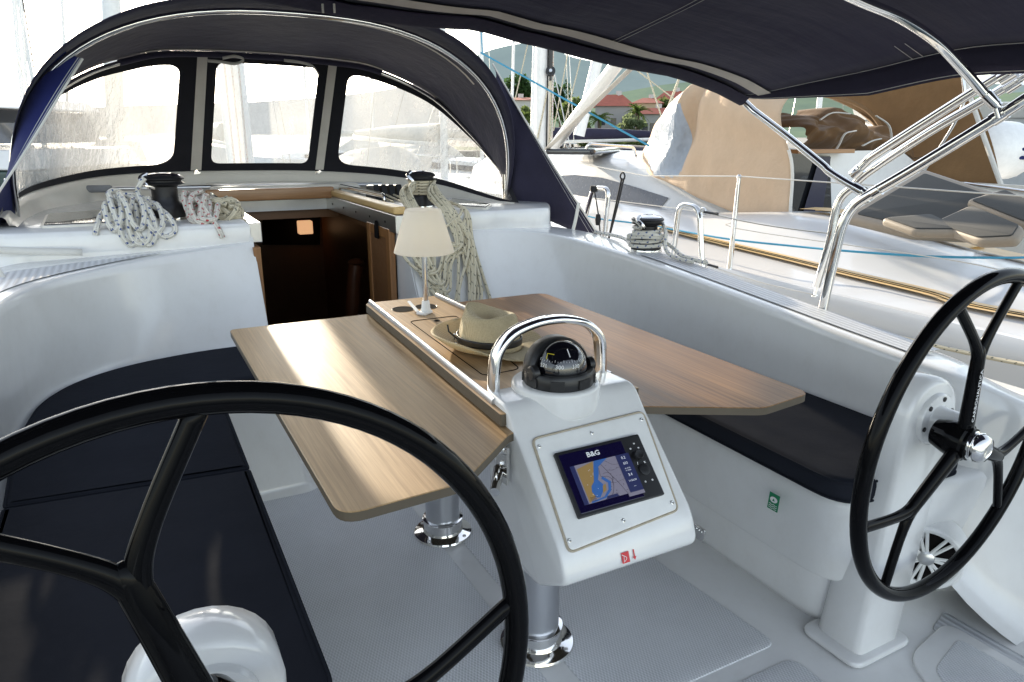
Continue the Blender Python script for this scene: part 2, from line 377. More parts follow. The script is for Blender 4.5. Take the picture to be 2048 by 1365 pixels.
M['scr'] = plain('screen glass', (.006, .004, .03), .05, 0, .2, coat=1); M['s_land'] = emis('chart land', (.26, .16, .05), .25); M['s_sea'] = emis('chart deep water', (.17, .155, .20), .35); M['s_blue'] = emis('chart shallow water', (.02, .085, .27), .4); M['s_bar'] = emis('chart data bar', (.010, .014, .07), .3); M['s_txt'] = emis('screen text', (.6, .62, .68), .4); M['s_line'] = emis('chart line', (.03, .02, .04), .2)
M['yel'] = plain('yellow paint', (.6, .5, .02), .5)
M['dome'] = plain('black compass glass', (.004, .004, .006), .03, 0, .1, coat=1, rv=.01)
# ================================================================== the yacht we stand on
yacht = thing('sailing_yacht', 'white sailing yacht in the foreground whose open cockpit fills the picture', 'sailing yacht', (0, 0, 0))
# --- cockpit sole with separate nonskid panels
mb = MB(); mb.box((0, 1.2, -.03), (2.9, 4.4, .06)); mb.build('cockpit_sole', M['gel'], yacht)
def pad(poly, r, z0=-.002, z1=.004, mat='sole'):
    mb = MB(); mb.slab(rpoly(poly, r), z0, z1, .003); return mb.build('nonskid_panel', M[mat], yacht)
pad([(.035, 1.055), (.565, 1.055), (.52, 1.62), (.52, 3.1), (.035, 3.1)], .035); pad([(-.50, .98), (-.035, .98), (-.035, 3.1), (-.52, 3.1), (-.52, 1.6)], .035)
pad([(-.5, -.3), (-.035, -.3), (-.035, .93), (-.50, .93)], .035); pad([(.035, -.3), (.56, -.3), (.56, 1.0), (.035, 1.0)], .04)
pad([(.98, .60), (1.085, .60), (1.085, .93), (.98, .90)], .02, .001, .004, 'rib')
mb = MB(); mb.slab(rpoly([(.66, -.3), (1.06, -.3), (1.04, .90), (.82, .86), (.66, .60)], .05), -.004, .009, .004); mb.build('sole_hatch', M['gel'], yacht)
pad([(.70, -.25), (1.02, -.25), (1.0, .84), (.83, .80), (.70, .58)], .03, .006, .0122)
# --- benches
def bench(s):
    x0 = .70 if s > 0 else .64
    def plan(d, back=1.22):
        pts = [(s*(x0-d), 3.3), (s*(x0-d), 1.0-d), (s*(.93), 1.0-d), (s*(1.16), .97-d), (s*back, .97), (s*back, 3.3)]
        return rpoly(pts, [0, .15, .07, .02, 0, 0], 7)
    mb = MB(); rs = []
    for z, d in [(-.01, -.035), (.006, -.030), (.02, -.012), (.045, 0), (.13, .004), (.166, .002), (.170, -.008), (.175, -.006), (.178, .030), (.190, .036), (.38, .052), (.405, .050), (.418, .042), (.424, .03)]:
        rs.append([Vector((p.x, p.y, z)) for p in plan(d)])
    mb.rings(rs, True, 0, False, True)
    o = mb.build('bench', M['gel'], yacht, 50, label='starboard cockpit bench with moulded locker front' if s > 0 else 'port cockpit bench under the long dark cushion'); return o
bs, bp = bench(1), bench(-1)
# the seat turns across the front of the cockpit
for s in (-1, 1):
    mb = MB()
    poly = rpoly([(s*.30, 3.3), (s*.30, 2.47), (s*.75, 2.47), (s*.75, 3.3)], [0, .06, 0, 0])
    rs = [[Vector((p.x, p.y, z)) for p in inset(poly, d)] for z, d in [(-.01, -.03), (.004, -.025), (.02, -.008), (.04, 0), (.33, .01), (.375, .015), (.382, .022)]]
    if s < 0 or True: mb.rings(rs, True, 0, False, True)
    mb.build('step_locker', M['gel'], yacht, 50)
# locker latch and the sticker on the starboard bench front
def on_front(px, py): return atp(px, py, (.66, 1.2, .2), (1, 0, .09))
# recessed finger notch in the locker joint
p = on_front(1417, 1062)
mb = MB(); fm = frame(p+Vector((-.030, 0, .004)), (0, -1, 0), (.1, 0, 1)); q = fm.to_3x3()
mb.slab(rpoly([(-.024, .020), (.024, .020), (.023, -.013), (.015, -.024), (-.015, -.024), (-.023, -.013)], .005), .004, .012, .003, M=q, c=fm.translation)
for dx in (-.012, 0, .012): mb.lathe([(.003, .011), (.003, .0145), (.001, .015)], fm @ Vector((dx, .009, 0)), 8, M=q)
mb.build('locker_latch', M['chrome'], bs)
p = atp(1558, 1001, (.642, 1.2, .3), (1, 0, .09)); fm = frame(p+Vector((-.020, 0, 0)), (0, -1, 0), (.09, 0, 1)); q = fm.to_3x3()
st = MB(); st.box(fm.translation, (.034, .046, .001), M=q); sticker = st.build('safety_sticker', M['green'], bs, 0, label='small green liferaft sticker on white bench front')
mb = MB(); mb.prism([(.012*math.cos(a), .008*math.sin(a)+.006) for a in [i*.4 for i in range(16)]], .0008, .0014, M=q, c=fm.translation)
for k in range(3): mb.tube([fm @ Vector((-.013+.0026*i, -.008-.005*k+.0015*math.sin(i*1.3), .001)) for i in range(11)], .0008, 4)
mb.build('raft_symbol', M['ink'], sticker, 0)
mb = MB(); mb.prism([(-.004, .003), (.004, .003), (0, .010)], .0014, .002, M=q, c=fm.translation); mb.build('raft_canopy', M['green'], sticker, 0)
# --- coaming: seat back, rounded top, slope down to the side deck
def coaming(T, B, W, s, name, mat):
    T = spline(T, 5); B = spline(B, 5); W = [w.x for w in spline([(w, 0, 0) for w in W], 5)]; N = len(T); rs = []
    for i in range(N):
        t = (T[min(i+1, N-1)]-T[max(i-1, 0)]); t.z = 0; t.normalize(); o = Vector((t.y, -t.x, 0))*s; w = W[i]
        a, b = T[i], B[i]; d = a-b; up = Vector((0, 0, 1))
        rs.append([b-o*.06+Vector((0, 0, -.022)), b-o*.022-up*.012, b-o*.004+up*.012, b+d*.14+o*.004, b+d*.5+o*.003, b+d*.93, a, a+o*.005+up*.005, a+o*.014+up*.009, a+o*.03+up*.010, a+o*(w-.03)+up*.004, a+o*w-up*.004, a+o*(w+.03)-up*.03, a+o*(w+.14)-up*.18, a+o*(w+.3)-up*.22])
    mb = MB(); mb.grid(rs); return mb.build(name, mat, yacht, 60)
TS = [(1.40, -.6, .44), (1.40, .0, .46), (1.37, .50, .50), (1.27, .80, .565), (1.15, .98, .635), (1.11, 1.12, .66), (1.10, 1.47, .69), (1.10, 1.76, .715), (1.10, 2.32, .76), (1.09, 2.68, .78), (1.03, 3.0, .80), (.88, 3.16, .815), (.62, 3.19, .82), (.34, 3.19, .825)]
BS = [(1.34, -.6, .0), (1.34, .0, .0), (1.31, .45, .0), (1.20, .74, .0), (1.08, .93, .15), (1.085, 1.12, .43), (1.08, 1.47, .43), (1.08, 1.76, .43), (1.08, 2.25, .43), (1.05, 2.55, .43), (.97, 2.78, .43), (.84, 2.90, .43), (.62, 2.94, .43), (.34, 2.95, .43)]
WS = [.14, .14, .14, .14, .15, .18, .20, .20, .20, .20, .28, .30, .15, .12]
co_s = coaming(TS, BS, WS, 1, 'coaming', M['gel']); co_s['label'] = 'starboard cockpit coaming curving round to the cabin bulkhead'
TP = [(-1.19, -.6, .58), (-1.19, .0, .60), (-1.19, .6, .64), (-1.185, 1.04, .68), (-1.18, 1.47, .715), (-1.18, 1.76, .74), (-1.175, 2.2, .77), (-1.15, 2.5, .79), (-1.06, 2.72, .80), (-.87, 2.93, .805), (-.62, 3.09, .815), (-.34, 3.19, .825)]
BP = [(-1.15, -.6, .43), (-1.15, .0, .43), (-1.15, .6, .43), (-1.15, 1.04, .43), (-1.15, 1.47, .43), (-1.155, 1.76, .43), (-1.16, 2.25, .43), (-1.13, 2.55, .43), (-1.04, 2.74, .43), (-.88, 2.87, .43), (-.62, 2.94, .43), (-.34, 2.95, .43)]
WP = [.2, .2, .2, .22, .22, .22, .25, .3, .38, .42, .2, .1]
co_p = coaming(TP, BP, WP, -1, 'coaming', M['gel']); co_p['label'] = 'port cockpit coaming curving round to the cabin bulkhead'
# ribbed tread strips laid on the coaming tops
mb = MB(); rows = []
for i in range(13):
    t = i/12; a = spline(TP, 5); k = 32+i*1.4; p = a[int(k)].lerp(a[min(int(k)+1, len(a)-1)], k-int(k)); rows.append([p+Vector((-.05*(1-t)-.01, .05, .0135)), p+Vector((-.33*(1-t)-.02*t, .30*(1-t)+.06, .0135))])
mb.grid(rows); mb.build('coaming_tread', M['rib'], yacht)
mb = MB(); rows = []
for i in range(17):
    t = i/16; a = spline(TS, 5); k = 26+t*16; p = a[int(k)].lerp(a[min(int(k)+1, len(a)-1)], k-int(k)); rows.append([p+Vector((.05, 0, .0135)), p+Vector((.165, 0, .0125))])
mb.grid(rows); mb.build('coaming_tread', M['rib'], yacht)
# --- side decks, foredeck, hull
def beam(y): return 1.72 if y < 3 else max(.05, 1.72*math.cos(min(1, (y-3)/8.2)*math.pi/2)**.75)
for s in (1, -1):
    rows = []
    for i in range(37):
        y = -1.2+i*.345; x = beam(y); zs = .44+.022*max(0, y)
        rows.append([Vector((s*min(1.48, x*.84), y, zs+.06)), Vector((s*(x-.09), y, zs)), Vector((s*(x-.075), y, zs+.028)), Vector((s*(x-.02), y, zs+.03)), Vector((s*x, y, zs+.01)), Vector((s*x*.99, y, zs-.5)), Vector((s*x*.86, y, -1.25))])
    mb = MB(); mb.grid(rows); mb.build('hull_side', M['gel2'] if s > 0 else M['gel'], yacht, 50)
    mb = MB(); mb.grid([[Vector((s*1.36, y, .505+.022*max(0, y))), Vector((s*(beam(y)-.14), y, .452+.022*max(0, y)))] for y in [-1.0+i*.3 for i in range(14)]]); mb.build('side_deck_tread', M['rib'], yacht)
# --- coachroof around the companionway slot
CZ = .915
mb = MB(); poly = rpoly([(-.345, 3.2), (-1.22, 3.2), (-1.42, 3.45), (-1.40, 4.9), (-1.0, 7.5), (-.3, 9.3), (.3, 9.3), (1.0, 7.5), (1.32, 4.9), (1.32, 3.5), (1.14, 3.2), (.345, 3.2), (.345, 4.5), (-.345, 4.5)], [.0, .06, .1, .2, .2, .2, .2, .2, .2, .1, .06, 0, 0, 0], 6)
rs = [[Vector((p.x, p.y, z)) for p in inset(poly, d)] for z, d in [(CZ-.085, 0), (CZ-.02, 0), (CZ-.006, .005), (CZ, .016)]]
mb.rings(rs, True, 0, True, True)
i0 = max(range(len(poly)), key=lambda i: -poly[i].y*100 if poly[i].x < -.34 and poly[i].x > -.35 else -1e9)
skirt = [p for p in poly if not (abs(p.x) < .34 or (abs(p.x) < .35 and p.y > 3.25))]
k0 = [i for i, p in enumerate(skirt) if abs(p.x+.345) < 1e-4 and p.y < 3.21][0]; skirt = skirt[k0:]+skirt[:k0]
mb.rings([[Vector((p.x*(1+.10*k), p.y-(.03*k if p.y < 3.3 else 0), z)) for p in skirt] for z, k in [(.30, 1), (.60, .6), (CZ-.085, 0)]], False, 0)
coach = mb.build('coachroof', M['gel'], yacht, 45)
# --- breakwater that carries the windscreen
BASE = [(-1.25, 3.45, .955), (-1.245, 3.85, .985), (-1.17, 4.30, 1.01), (-.93, 4.72, 1.04), (-.64, 4.90, 1.05), (-.43, 4.95, 1.052), (-.04, 4.90, 1.052), (.22, 4.82, 1.05), (.50, 4.66, 1.04), (.74, 4.38, 1.02), (.92, 4.06, .98), (1.06, 3.74, .925), (1.14, 3.52, .90)]
BS_ = spline(BASE, 6)
mb = MB(); rows = []
for i, p in enumerate(BS_):
    t = BS_[min(i+1, len(BS_)-1)]-BS_[max(i-1, 0)]; t.z = 0; t.normalize(); o = Vector((t.y, -t.x, 0))
    rows.append([Vector((p.x, p.y, .90))+o*.075, Vector((p.x, p.y, CZ+.006))+o*.05, p+o*.03-Vector((0, 0, .035)), p+o*.022-Vector((0, 0, .008)), p+o*.012, p-o*.02, p-o*.03-Vector((0, 0, .02)), Vector((p.x, p.y, .88))-o*.06])
mb.grid(rows); mb.build('windscreen_breakwater', M['gel2'], yacht, 60)
# --- companionway: bulkhead edges, doors, sliding hatch, cabin seen inside
for s in (-1, 1):
    mb = MB(); mb.prism([(2.958, .405), (3.196, .82), (3.206, .906), (3.32, .906), (3.32, .0), (2.958, .0)], .3365, .356, M=Matrix(((0, 0, s), (1, 0, 0), (0, 1, 0)))); mb.build('companionway_frame', M['gel'], yacht, 30, .003)
mb = MB()
for (c, d) in [((0, 7.6, -.1), (2.0, .04, 1.8)), ((-1.0, 5.5, -.1), (.04, 4.2, 1.8)), ((1.0, 5.5, -.1), (.04, 4.2, 1.8)), ((0, 5.4, -1.05), (2.0, 4.4, .04)), ((0, 6.1, .80), (2.0, 3.1, .05)), ((-.70, 3.9, .80), (.65, 1.2, .05)), ((.70, 3.9, .80), (.65, 1.2, .05))]: mb.box(c, d)
mb.box((-.70, 3.32, -.1), (.65, .03, 1.8)); mb.box((.70, 3.32, -.1), (.65, .03, 1.8)); mb.box((0, 3.30, -.4), (.8, .03, 1.3))
mb.build('cabin_interior', M['cabin'], yacht, 0)
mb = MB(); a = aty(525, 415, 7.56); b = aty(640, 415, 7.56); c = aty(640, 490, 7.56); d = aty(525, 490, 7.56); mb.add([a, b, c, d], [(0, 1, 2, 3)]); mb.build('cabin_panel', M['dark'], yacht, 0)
lampc = aty(610, 455, 7.45); w = 26*7.6/1421/2
mb = MB(); mb.slab(rpoly([(-w, -w*.95), (w, -w*.95), (w, w*.95), (-w, w*.95)], .012), -.05, .05, .008, M=Matrix.Rotation(R(90), 3, 'X'), c=lampc); mb.build('cabin_lamp', M['glow'], yacht)
mb = MB(); mb.tube(fillet([atp(712, 530, (0, 5, 0), (0, 1, 0)), aty(708, 560, 5), aty(704, 640, 5)], .05), .055, 10); mb.lathe([(.03, -.03), (.06, 0), (.03, .03)], aty(712, 525, 5), 12); mb.build('cabin_chair_back', M['wood_in'], yacht)
# metal hatch tracks
mb = MB(); mb.box((.325, 3.95, .872), (.05, 1.5, .085)); mb.box((-.325, 3.95, .872), (.05, 1.5, .085)); mb.box((0, 4.66, .872), (.72, .06, .085)); hr = mb.build('hatch_track', M['alu'], yacht, 30, .004)
for k in range(6):
    mb = MB(); mb.lathe([(.006, 0), (.006, .002)], (.2985, 3.35+.25*k, .872), 8, M=Matrix.Rotation(R(-90), 3, 'Y')); mb.build('track_screw', M['dark'], hr)
mb = MB(); mb.slab(rpoly([(-.36, -.03), (.36, -.03), (.36, .03), (-.36, .03)], .012), .905, .972, .006, c=(-.04, 4.40, 0)); mb.build('hatch_trim', M['teak'], yacht)
mb = MB(); mb.slab(rpoly([(.30, 3.22), (.36, 3.22), (.36, 4.6), (.30, 4.6)], .012), .917, .952, .006); mb.build('hatch_trim', M['teaky'], yacht)
mb = MB(); mb.slab(rpoly([(-.36, 4.46), (.52, 4.46), (.52, 4.83), (-.36, 4.83)], .04), .92, .985, .014); mb.build('sliding_hatch', M['gel2'], yacht)
def grab(a, b, h, name='grab_handle', r=.014):
    a, b = Vector(a), Vector(b); up = Vector((0, 0, h)); mb = MB()
    mb.tube(fillet([a, a+up, b+up, b], .045, 5), r, 8, sx=.6); mb.lathe([(r*1.5, 0), (r*1.5, .006)], a, 12); mb.lathe([(r*1.5, 0), (r*1.5, .006)], b, 12); return mb.build(name, M['chrome'], yacht)
grab((-.405, 3.50, CZ), (-.40, 4.10, CZ), .055); grab((.40, 3.66, CZ), (.375, 4.45, CZ), .055)
# doors standing open
def door(pts, y0, y1, x, z0, z1, lab):
    mb = MB(); mb.box((x, (y0+y1)/2, (z0+z1)/2), (.018, y1-y0-.06, z1-z0-.08), mi=1)
    for yy in (y0+.025, y1-.025): mb.box((x, yy, (z0+z1)/2), (.03, .05, z1-z0))
    for zz in (z0+.025, z1-.025): mb.box((x, (y0+y1)/2, zz), (.028, y1-y0-.1, .05))
    d = mb.build('companionway_door', [M['teakz'], M['cabin']], yacht, 30, .003, lab)
    mb = MB(); s = -1 if x > 0 else 1
    mb.slab(rpoly([(-.03, .03), (.03, .03), (.03, -.03), (.012, -.06), (-.012, -.06), (-.03, -.03)], .008), 0, .006, .002, M=Matrix.Rotation(R(90*s), 3, 'Y') @ Matrix.Rotation(R(90), 3, 'Z'), c=(x+s*.016, (y0+y1)/2, z1-.035)); mb.build('door_latch', M['dark'], d); return d
door(None, 3.30, 3.66, .312, -.3, .84, 'open companionway door with dark inset panel on the starboard side')
door(None, 3.16, 3.50, -.332, -.3, .815, 'open companionway door seen edge on at port side')
# smoked deck windows
def deckwin(pts, name='deck_window'):
    mb = MB(); q = [atz(*p, CZ+.003) for p in pts]; poly = rpoly([(v.x, v.y) for v in q], .03, 4)
    mb.slab(poly, CZ-.004, CZ+.010, .004); o = mb.build(name, M['gel2'], coach)
    mb = MB(); mb.slab(inset(poly, .012), CZ+.008, CZ+.014, .003); mb.build('smoked_pane', M['smoke'], o)
deckwin([(80, 456), (92, 432), (215, 423), (300, 425), (300, 446)]); deckwin([(880, 412), (905, 400), (985, 412), (975, 419)])
# own mast stepped beyond the windscreen
mb = MB(); mb.tube([(.10, 6.35, .9), (.06, 6.25, 4), (.0, 6.1, 15)], .10, 18, sx=.75, up=(1, 0, 0)); om = mb.build('mast', M['white'], yacht)
mb = MB()
for k in range(3): mb.tube([(.0+.05*k, 6.20, .95), (-.03+.06*k, 6.05, 8)], .007, 6, uv=True)
mb.build('halyard', M['roper'], om)
# ================================================================== loose and fitted things in the cockpit
def obj1(mb, name, mat, label, cat, group=None, smooth=40, bevel=0, **k):
    o = mb.build(name, mat, None, smooth, bevel, **k); return tag(o, label, cat, group)
# --- seat cushions
def cushion(poly, r, z0, z1, label, piping=True, e=.016):
    P = rpoly(poly, r, 8); mb = MB(); mb.slab(P, z0, z1, e, k=4); o = obj1(mb, 'seat_cushion', M['cush'], label, 'cushion', 'dark seat cushions on the cockpit benches', 60)
    if piping:
        for z in (z0+.006, z1-.006):
            mb = MB(); mb.tube([(p.x, p.y, z) for p in inset(P, .002)], .0035, 6, True); mb.build('piping', M['cush'], o)
    return o
cushion([(-.602, .90), (-.602, 1.765), (-1.13, 1.815), (-1.14, .90)], [.06, .01, .01, .03], .424, .462, 'long dark navy cushion at the aft end of the port bench, behind the black wheel')
cushion([(-.602, 1.772), (-.602, 2.50), (-.32, 2.50), (-.32, 2.93), (-.62, 2.925), (-.86, 2.86), (-1.03, 2.735), (-1.12, 2.55), (-1.15, 2.2), (-1.13, 1.822)], [.01, .05, .03, .02, .1, .1, .1, .1, .2, .01], .424, .462, 'dark navy corner cushion at the forward end of the port bench, beside the table')
cushion([(.625, .955), (.64, 2.48), (.33, 2.48), (.33, 2.93), (.70, 2.92), (.92, 2.83), (1.03, 2.62), (1.07, 2.3), (1.07, .945)], [.10, .04, .02, .02, .1, .1, .1, .1, .05], .424, .487, 'thick dark navy cushion on the starboard bench with piped edge', e=.02)
# --- folding table
table = thing('cockpit_table', 'teak laminate cockpit table with two open leaves on chromed posts', 'table', (0, 1.7, 0))
def leaf(pts, r, name='table_leaf', z0=.682, z1=.70, lab=None, wm='table'):
    P = rpoly(pts, r, 6); mb = MB(); A = sum(P[i-1].x*P[i].y-P[i].x*P[i-1].y for i in range(len(P)))
    if A < 0: P = P[::-1]
    e = .0015
    mb.rings([[Vector((p.x, p.y, z0)) for p in P], [Vector((p.x, p.y, z1-e)) for p in P]], True, 1, True, False)
    mb.rings([[Vector((p.x, p.y, z1-e)) for p in P], [Vector((p.x, p.y, z1)) for p in inset(P, e)]], True, 0, False, True)
    return mb.build(name, [M[wm], M['tedge']], table, 30, label=lab)
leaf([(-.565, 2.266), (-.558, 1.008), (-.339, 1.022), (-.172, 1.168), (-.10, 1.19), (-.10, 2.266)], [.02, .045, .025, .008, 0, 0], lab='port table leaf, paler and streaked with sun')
leaf([(.569, 2.293), (.571, 1.055), (.399, 1.036), (.16, 1.17), (.10, 1.19), (.10, 2.293)], [.05, .035, .02, .008, 0, 0], lab='starboard table leaf, its redder brown viewing-angle tone painted in', wm='table2')
cb = leaf([(-.128, 2.302), (-.172, 1.205), (.182, 1.205), (.150, 2.302)], [.03, .004, .004, .03], 'centre_board', .703, .730)
mb = MB(); mb.slab([Vector(p) for p in [(-.11, 2.25), (-.14, 1.22), (.15, 1.22), (.12, 2.25)]], .60, .682, .004); mb.build('table_box', M['tedge'], table)
for a, b in (((-.112, 2.285), (-.157, 1.262)), ((.128, 2.285), (.164, 1.290))):
    mb = MB(); a3, b3 = Vector((*a, .730)), Vector((*b, .730)); d = (b3-a3).normalized(); n = Vector((-d.y, d.x, 0))
    prof = [(-.007, 0), (-.007, .008), (-.004, .013), (0, .0145), (.004, .013), (.007, .008), (.007, 0)]
    mb.rings([[p+n*x+Vector((0, 0, z)) for x, z in prof] for p in (a3, b3)], True, 0, True, True); mb.build('fiddle_rail', M['brush'], cb, 50)
mb = MB()
L = [atz(q[0], q[1], .7304) for q in [(819, 643), (912, 632), (1040, 738), (968, 752)]]; P = rpoly([(v.x, v.y) for v in L], .02, 5)
mb.tube([(p.x, p.y, .7300) for p in P], .0016, 5, True); mb.build('locker_lid_seam', M['dark'], cb, 0)
def disc(px, py, r, h=.0006, n=28):  # flat dark disc painted on the board for the shade inside a hole
    p = atz(px, py, .7302); mb = MB(); mb.lathe([(r, -.001), (r, h)], p, n); mb.build('painted_cup_hole', M['dark'], cb); 
    mb = MB(); mb.tube([p+Vector((r*math.cos(a), r*math.sin(a), h)) for a in [i*.2244 for i in range(28)]], .0012, 5, True); mb.build('hole_rim', M['tedge'], cb)
disc(806, 619, .036); disc(852, 614, .036); disc(874, 642, .0085)
for (x, y) in ((.0, 1.962), (.01, 1.352)):
    z1 = .60 if y > 1.6 else .42
    mb = MB(); mb.lathe([(.056, .012), (.056, .10), (.0555, z1)], (x, y, 0), 40); lg = mb.build('leg', M['brush'], table)
    mb = MB(); mb.lathe([(.094, .003), (.097, .006), (.095, .011), (.075, .014), (.066, .017), (.064, .055), (.0665, .058), (.0665, .062), (.0565, .064)], (x, y, 0), 48); fl = mb.build('leg_flange', M['chrome'], lg)
    for k in range(4):
        mb = MB(); a = .6+k*math.pi/2; mb.lathe([(.006, .010), (.006, .0145), (.002, .0148)], (x+.083*math.cos(a), y+.083*math.sin(a), 0), 10); mb.build('flange_screw', M['alu'], lg)
# leaf hinge under the port leaf
mb = MB(); a = atx(1005, 925, -.168); mb.box(a, (.006, .05, .085)); b = atx(985, 965, -.20); mb.tube([b+Vector((.03, .03, .012)), b+Vector((-.01, -.03, -.006))], .011, 12); mb.tube([a+Vector((0, .0, .03)), a+Vector((-.04, .02, -.0))], .006, 8)
for dz in (-.03, .0, .03): mb.lathe([(.005, 0), (.005, .008)], a+Vector((0, 0, dz)), 8, M=Matrix.Rotation(R(-90), 3, 'Y'))
mb.build('leaf_hinge', M['chrome'], table, 40)
# --- instrument console at the aft end of the table
con = thing('instrument_console', 'white moulded instrument console at the aft end of the table', 'console', (0, 1.15, .38))
prof = fillet([(1.315, .40, 0), (1.315, .747, 0), (1.205, .747, 0), (1.165, .702, 0), (.986, .528, 0), (.962, .468, 0), (1.08, .395, 0), (1.16, .372, 0), (1.315, .372, 0)], .022, 5)
prof = [(p.x, p.y) for p in prof]
def hw(y, z):                      # half width: flange wide at the face, narrower body behind
    f = min(1, max(0, (y-1.02-.9*max(0, z-.53))/.16)); f = f*f*(3-2*f)
    return .163-.022*f*(1 if z < .72 else .3)
cy, cz = 1.15, .56
mb = MB(); rs = []
for t, k in [(-1, .90), (-.99, .955), (-.965, .985), (-.93, 1), (0, 1), (.93, 1), (.965, .985), (.99, .955), (1, .90)]:
    rs.append([Vector((.003+t*hw(y, z), cy+(y-cy)*(1-(1-k)*.5), cz+(z-cz)*(1-(1-k)*.5))) for y, z in prof])
mb.rings(rs, True, 0, True, True); body = mb.build('console_body', M['gel'], con, 60)
# collar in front of the compass
mb = MB(); P = [Vector((.098*math.cos(a), .10*math.sin(a)*(1.0))) for a in [i*math.pi/24 for i in range(48)]]
mb.slab(P, .7, .762, .008, c=(-.006, 1.262, 0)); mb.build('compass_plinth', M['gel'], con)
# arched grab rail: flat bar legs in the table
hp = spline([(-.140, 1.302, .728), (-.1385, 1.302, .79), (-.128, 1.302, .835), (-.095, 1.302, .868), (-.045, 1.302, .884), (.0, 1.302, .888), (.045, 1.302, .884), (.095, 1.302, .868), (.130, 1.302, .835), (.1395, 1.302, .79), (.141, 1.302, .728)], 5)
mb = MB(); rs = []
for i, p in enumerate(hp):
    t = (hp[min(i+1, len(hp)-1)]-hp[max(i-1, 0)]).normalized(); n = Vector((0, 1, 0)); o = t.cross(n)
    rs.append([p+n*(.019*math.copysign(abs(math.cos(a))**.6, math.cos(a)))+o*(.0095*math.copysign(abs(math.sin(a))**.6, math.sin(a))) for a in [k*math.pi/8 for k in range(16)]])
mb.rings(rs, True, 0, True, True); mb.build('grab_rail', M['chrome'], con, 60)
# display panel on the sloping face
fo = Vector((.003, 1.0755, .6155)); fx = Vector((1, 0, 0)); fy = Vector((0, .71, .704)); FMc = frame(fo, fx, fy); Q = FMc.to_3x3(); fn = Q @ Vector((0, 0, 1))
def onf(px, py): v = FMc.inverted() @ atp(px, py, fo, fn); return (v.x, v.y)
c4s = [onf(1066, 881), onf(1284, 826), onf(1354, 1019), onf(1139, 1104)]
mb = MB(); mb.slab(rpoly(c4s, .012, 5), -.004, .004, .002, M=Q, c=fo); pan = mb.build('display_panel', M['white'], con)
mb = MB(); mb.tube([FMc @ Vector((p.x, p.y, .001)) for p in inset(rpoly(c4s, .012, 5), -.0022)], .0028, 6, True); mb.build('panel_sealant', plain('stained sealant', (.42, .36, .27), .6, 0, .35, 60), pan)
for q in [(1077, 895), (1182, 868), (1281, 841), (1342, 1007), (1245, 1043), (1137, 1083)]:
    v = onf(*q); mb = MB(); c = FMc @ Vector((v[0], v[1], 0)); mb.lathe([(.0042, .003), (.0042, .0052), (.0026, .0062), (.0012, .0056)], c, 12, M=Q); mb.build('panel_screw', M['alu'], pan)
# chart plotter
cp = thing('chart_plotter', 'black chart plotter screen showing a harbour chart, set in the white panel', 'chart plotter', (0, 1.07, .61))
pc = [onf(1107, 918), onf(1275, 866), onf(1314, 990), onf(1155, 1047)]
pcx = sum(p[0] for p in pc)/4; pcy = sum(p[1] for p in pc)/4
pw = (Vector(pc[1])-Vector(pc[0])).length/2+(Vector(pc[2])-Vector(pc[3])).length/2; ph = (Vector(pc[3])-Vector(pc[0])).length/2+(Vector(pc[2])-Vector(pc[1])).length/2
def PL(u, v): return (pcx+(u-.5)*pw, pcy+(.5-v)*ph)      # u right, v down over the plotter face
def pbox(u0, v0, u1, v1): return [PL(u0, v0), PL(u1, v0), PL(u1, v1), PL(u0, v1)]
mb = MB(); mb.slab(rpoly(pbox(0, 0, 1, 1), .004), .004, .0135, .002, M=Q, c=fo); mb.build('plotter_case', M['black'], cp)
mb = MB(); mb.slab(rpoly(pbox(.03, .05, .765, .95), .002), .0135, .0142, .0003, M=Q, c=fo); sc = mb.build('screen', M['scr'], cp)
def flat(name, pts, z, mat, par): 
    mb = MB(); mb.prism([Vector(PL(*p)) for p in pts], z-.0001, z, M=Q, c=fo); return mb.build(name, M[mat], par, 0)
S0, T0, S1, T1 = .125, .255, .715, .845
def sp(u, v): return (S0+(S1-S0)*u, T0+(T1-T0)*v)
flat('chart_sea', [sp(0, 0), sp(1, 0), sp(1, 1), sp(0, 1)], .0145, 's_sea', sc)
flat('chart_land', [sp(.06, .10), sp(.40, .0), sp(.33, .32), sp(.26, .55), sp(.30, .80), sp(.06, .98)], .0147, 's_land', sc)
flat('chart_shallows', [sp(.42, 0), sp(.68, 0), sp(.46, .17), sp(.42, .34), sp(.36, .48), sp(.42, .62), sp(.36, .80), sp(.28, .92), sp(.22, .90), sp(.17, .74), sp(.20, .60), sp(.28, .50), sp(.33, .30)], .0149, 's_blue', sc)
flat('chart_shallows', [sp(.46, .42), sp(.58, .60), sp(.52, .82), sp(.38, .96), sp(.10, 1.0), sp(.10, .965), sp(.36, .92), sp(.48, .78), sp(.52, .62), sp(.43, .48)], .01495, 's_blue', sc)
flat('chart_harbour', [sp(.40, .66), sp(.47, .62), sp(.44, .78), sp(.36, .84)], .0151, 's_land', sc)
for ln in ([(.52, .12), (.62, .42), (.72, .70), (.80, 1.0)], [(.46, .2), (.44, .42), (.56, .46), (.62, .62), (.52, .92), (.36, 1.0)], [(.50, .36), (.60, .38), (.64, .5), (.60, .64)]):
    mb = MB(); mb.tube([FMc @ Vector((*PL(*sp(p.x, p.y)), .0151)) for p in spline([(a, b, 0) for a, b in ln], 5)], .0003, 4); mb.build('depth_contour', M['s_line'], sc, 0)
rnd = random.Random(2)
for k in range(26):
    u_, v_ = rnd.uniform(.5, .82), rnd.uniform(.06, .95); ptext_later = None
    mb = MB(); q_ = PL(*sp(u_, v_)); mb.box(FMc @ Vector((q_[0], q_[1], .0151)), (rnd.uniform(.0008, .0026), .0007, .0001), M=Q); mb.build('sounding', M['s_line'], sc, 0)
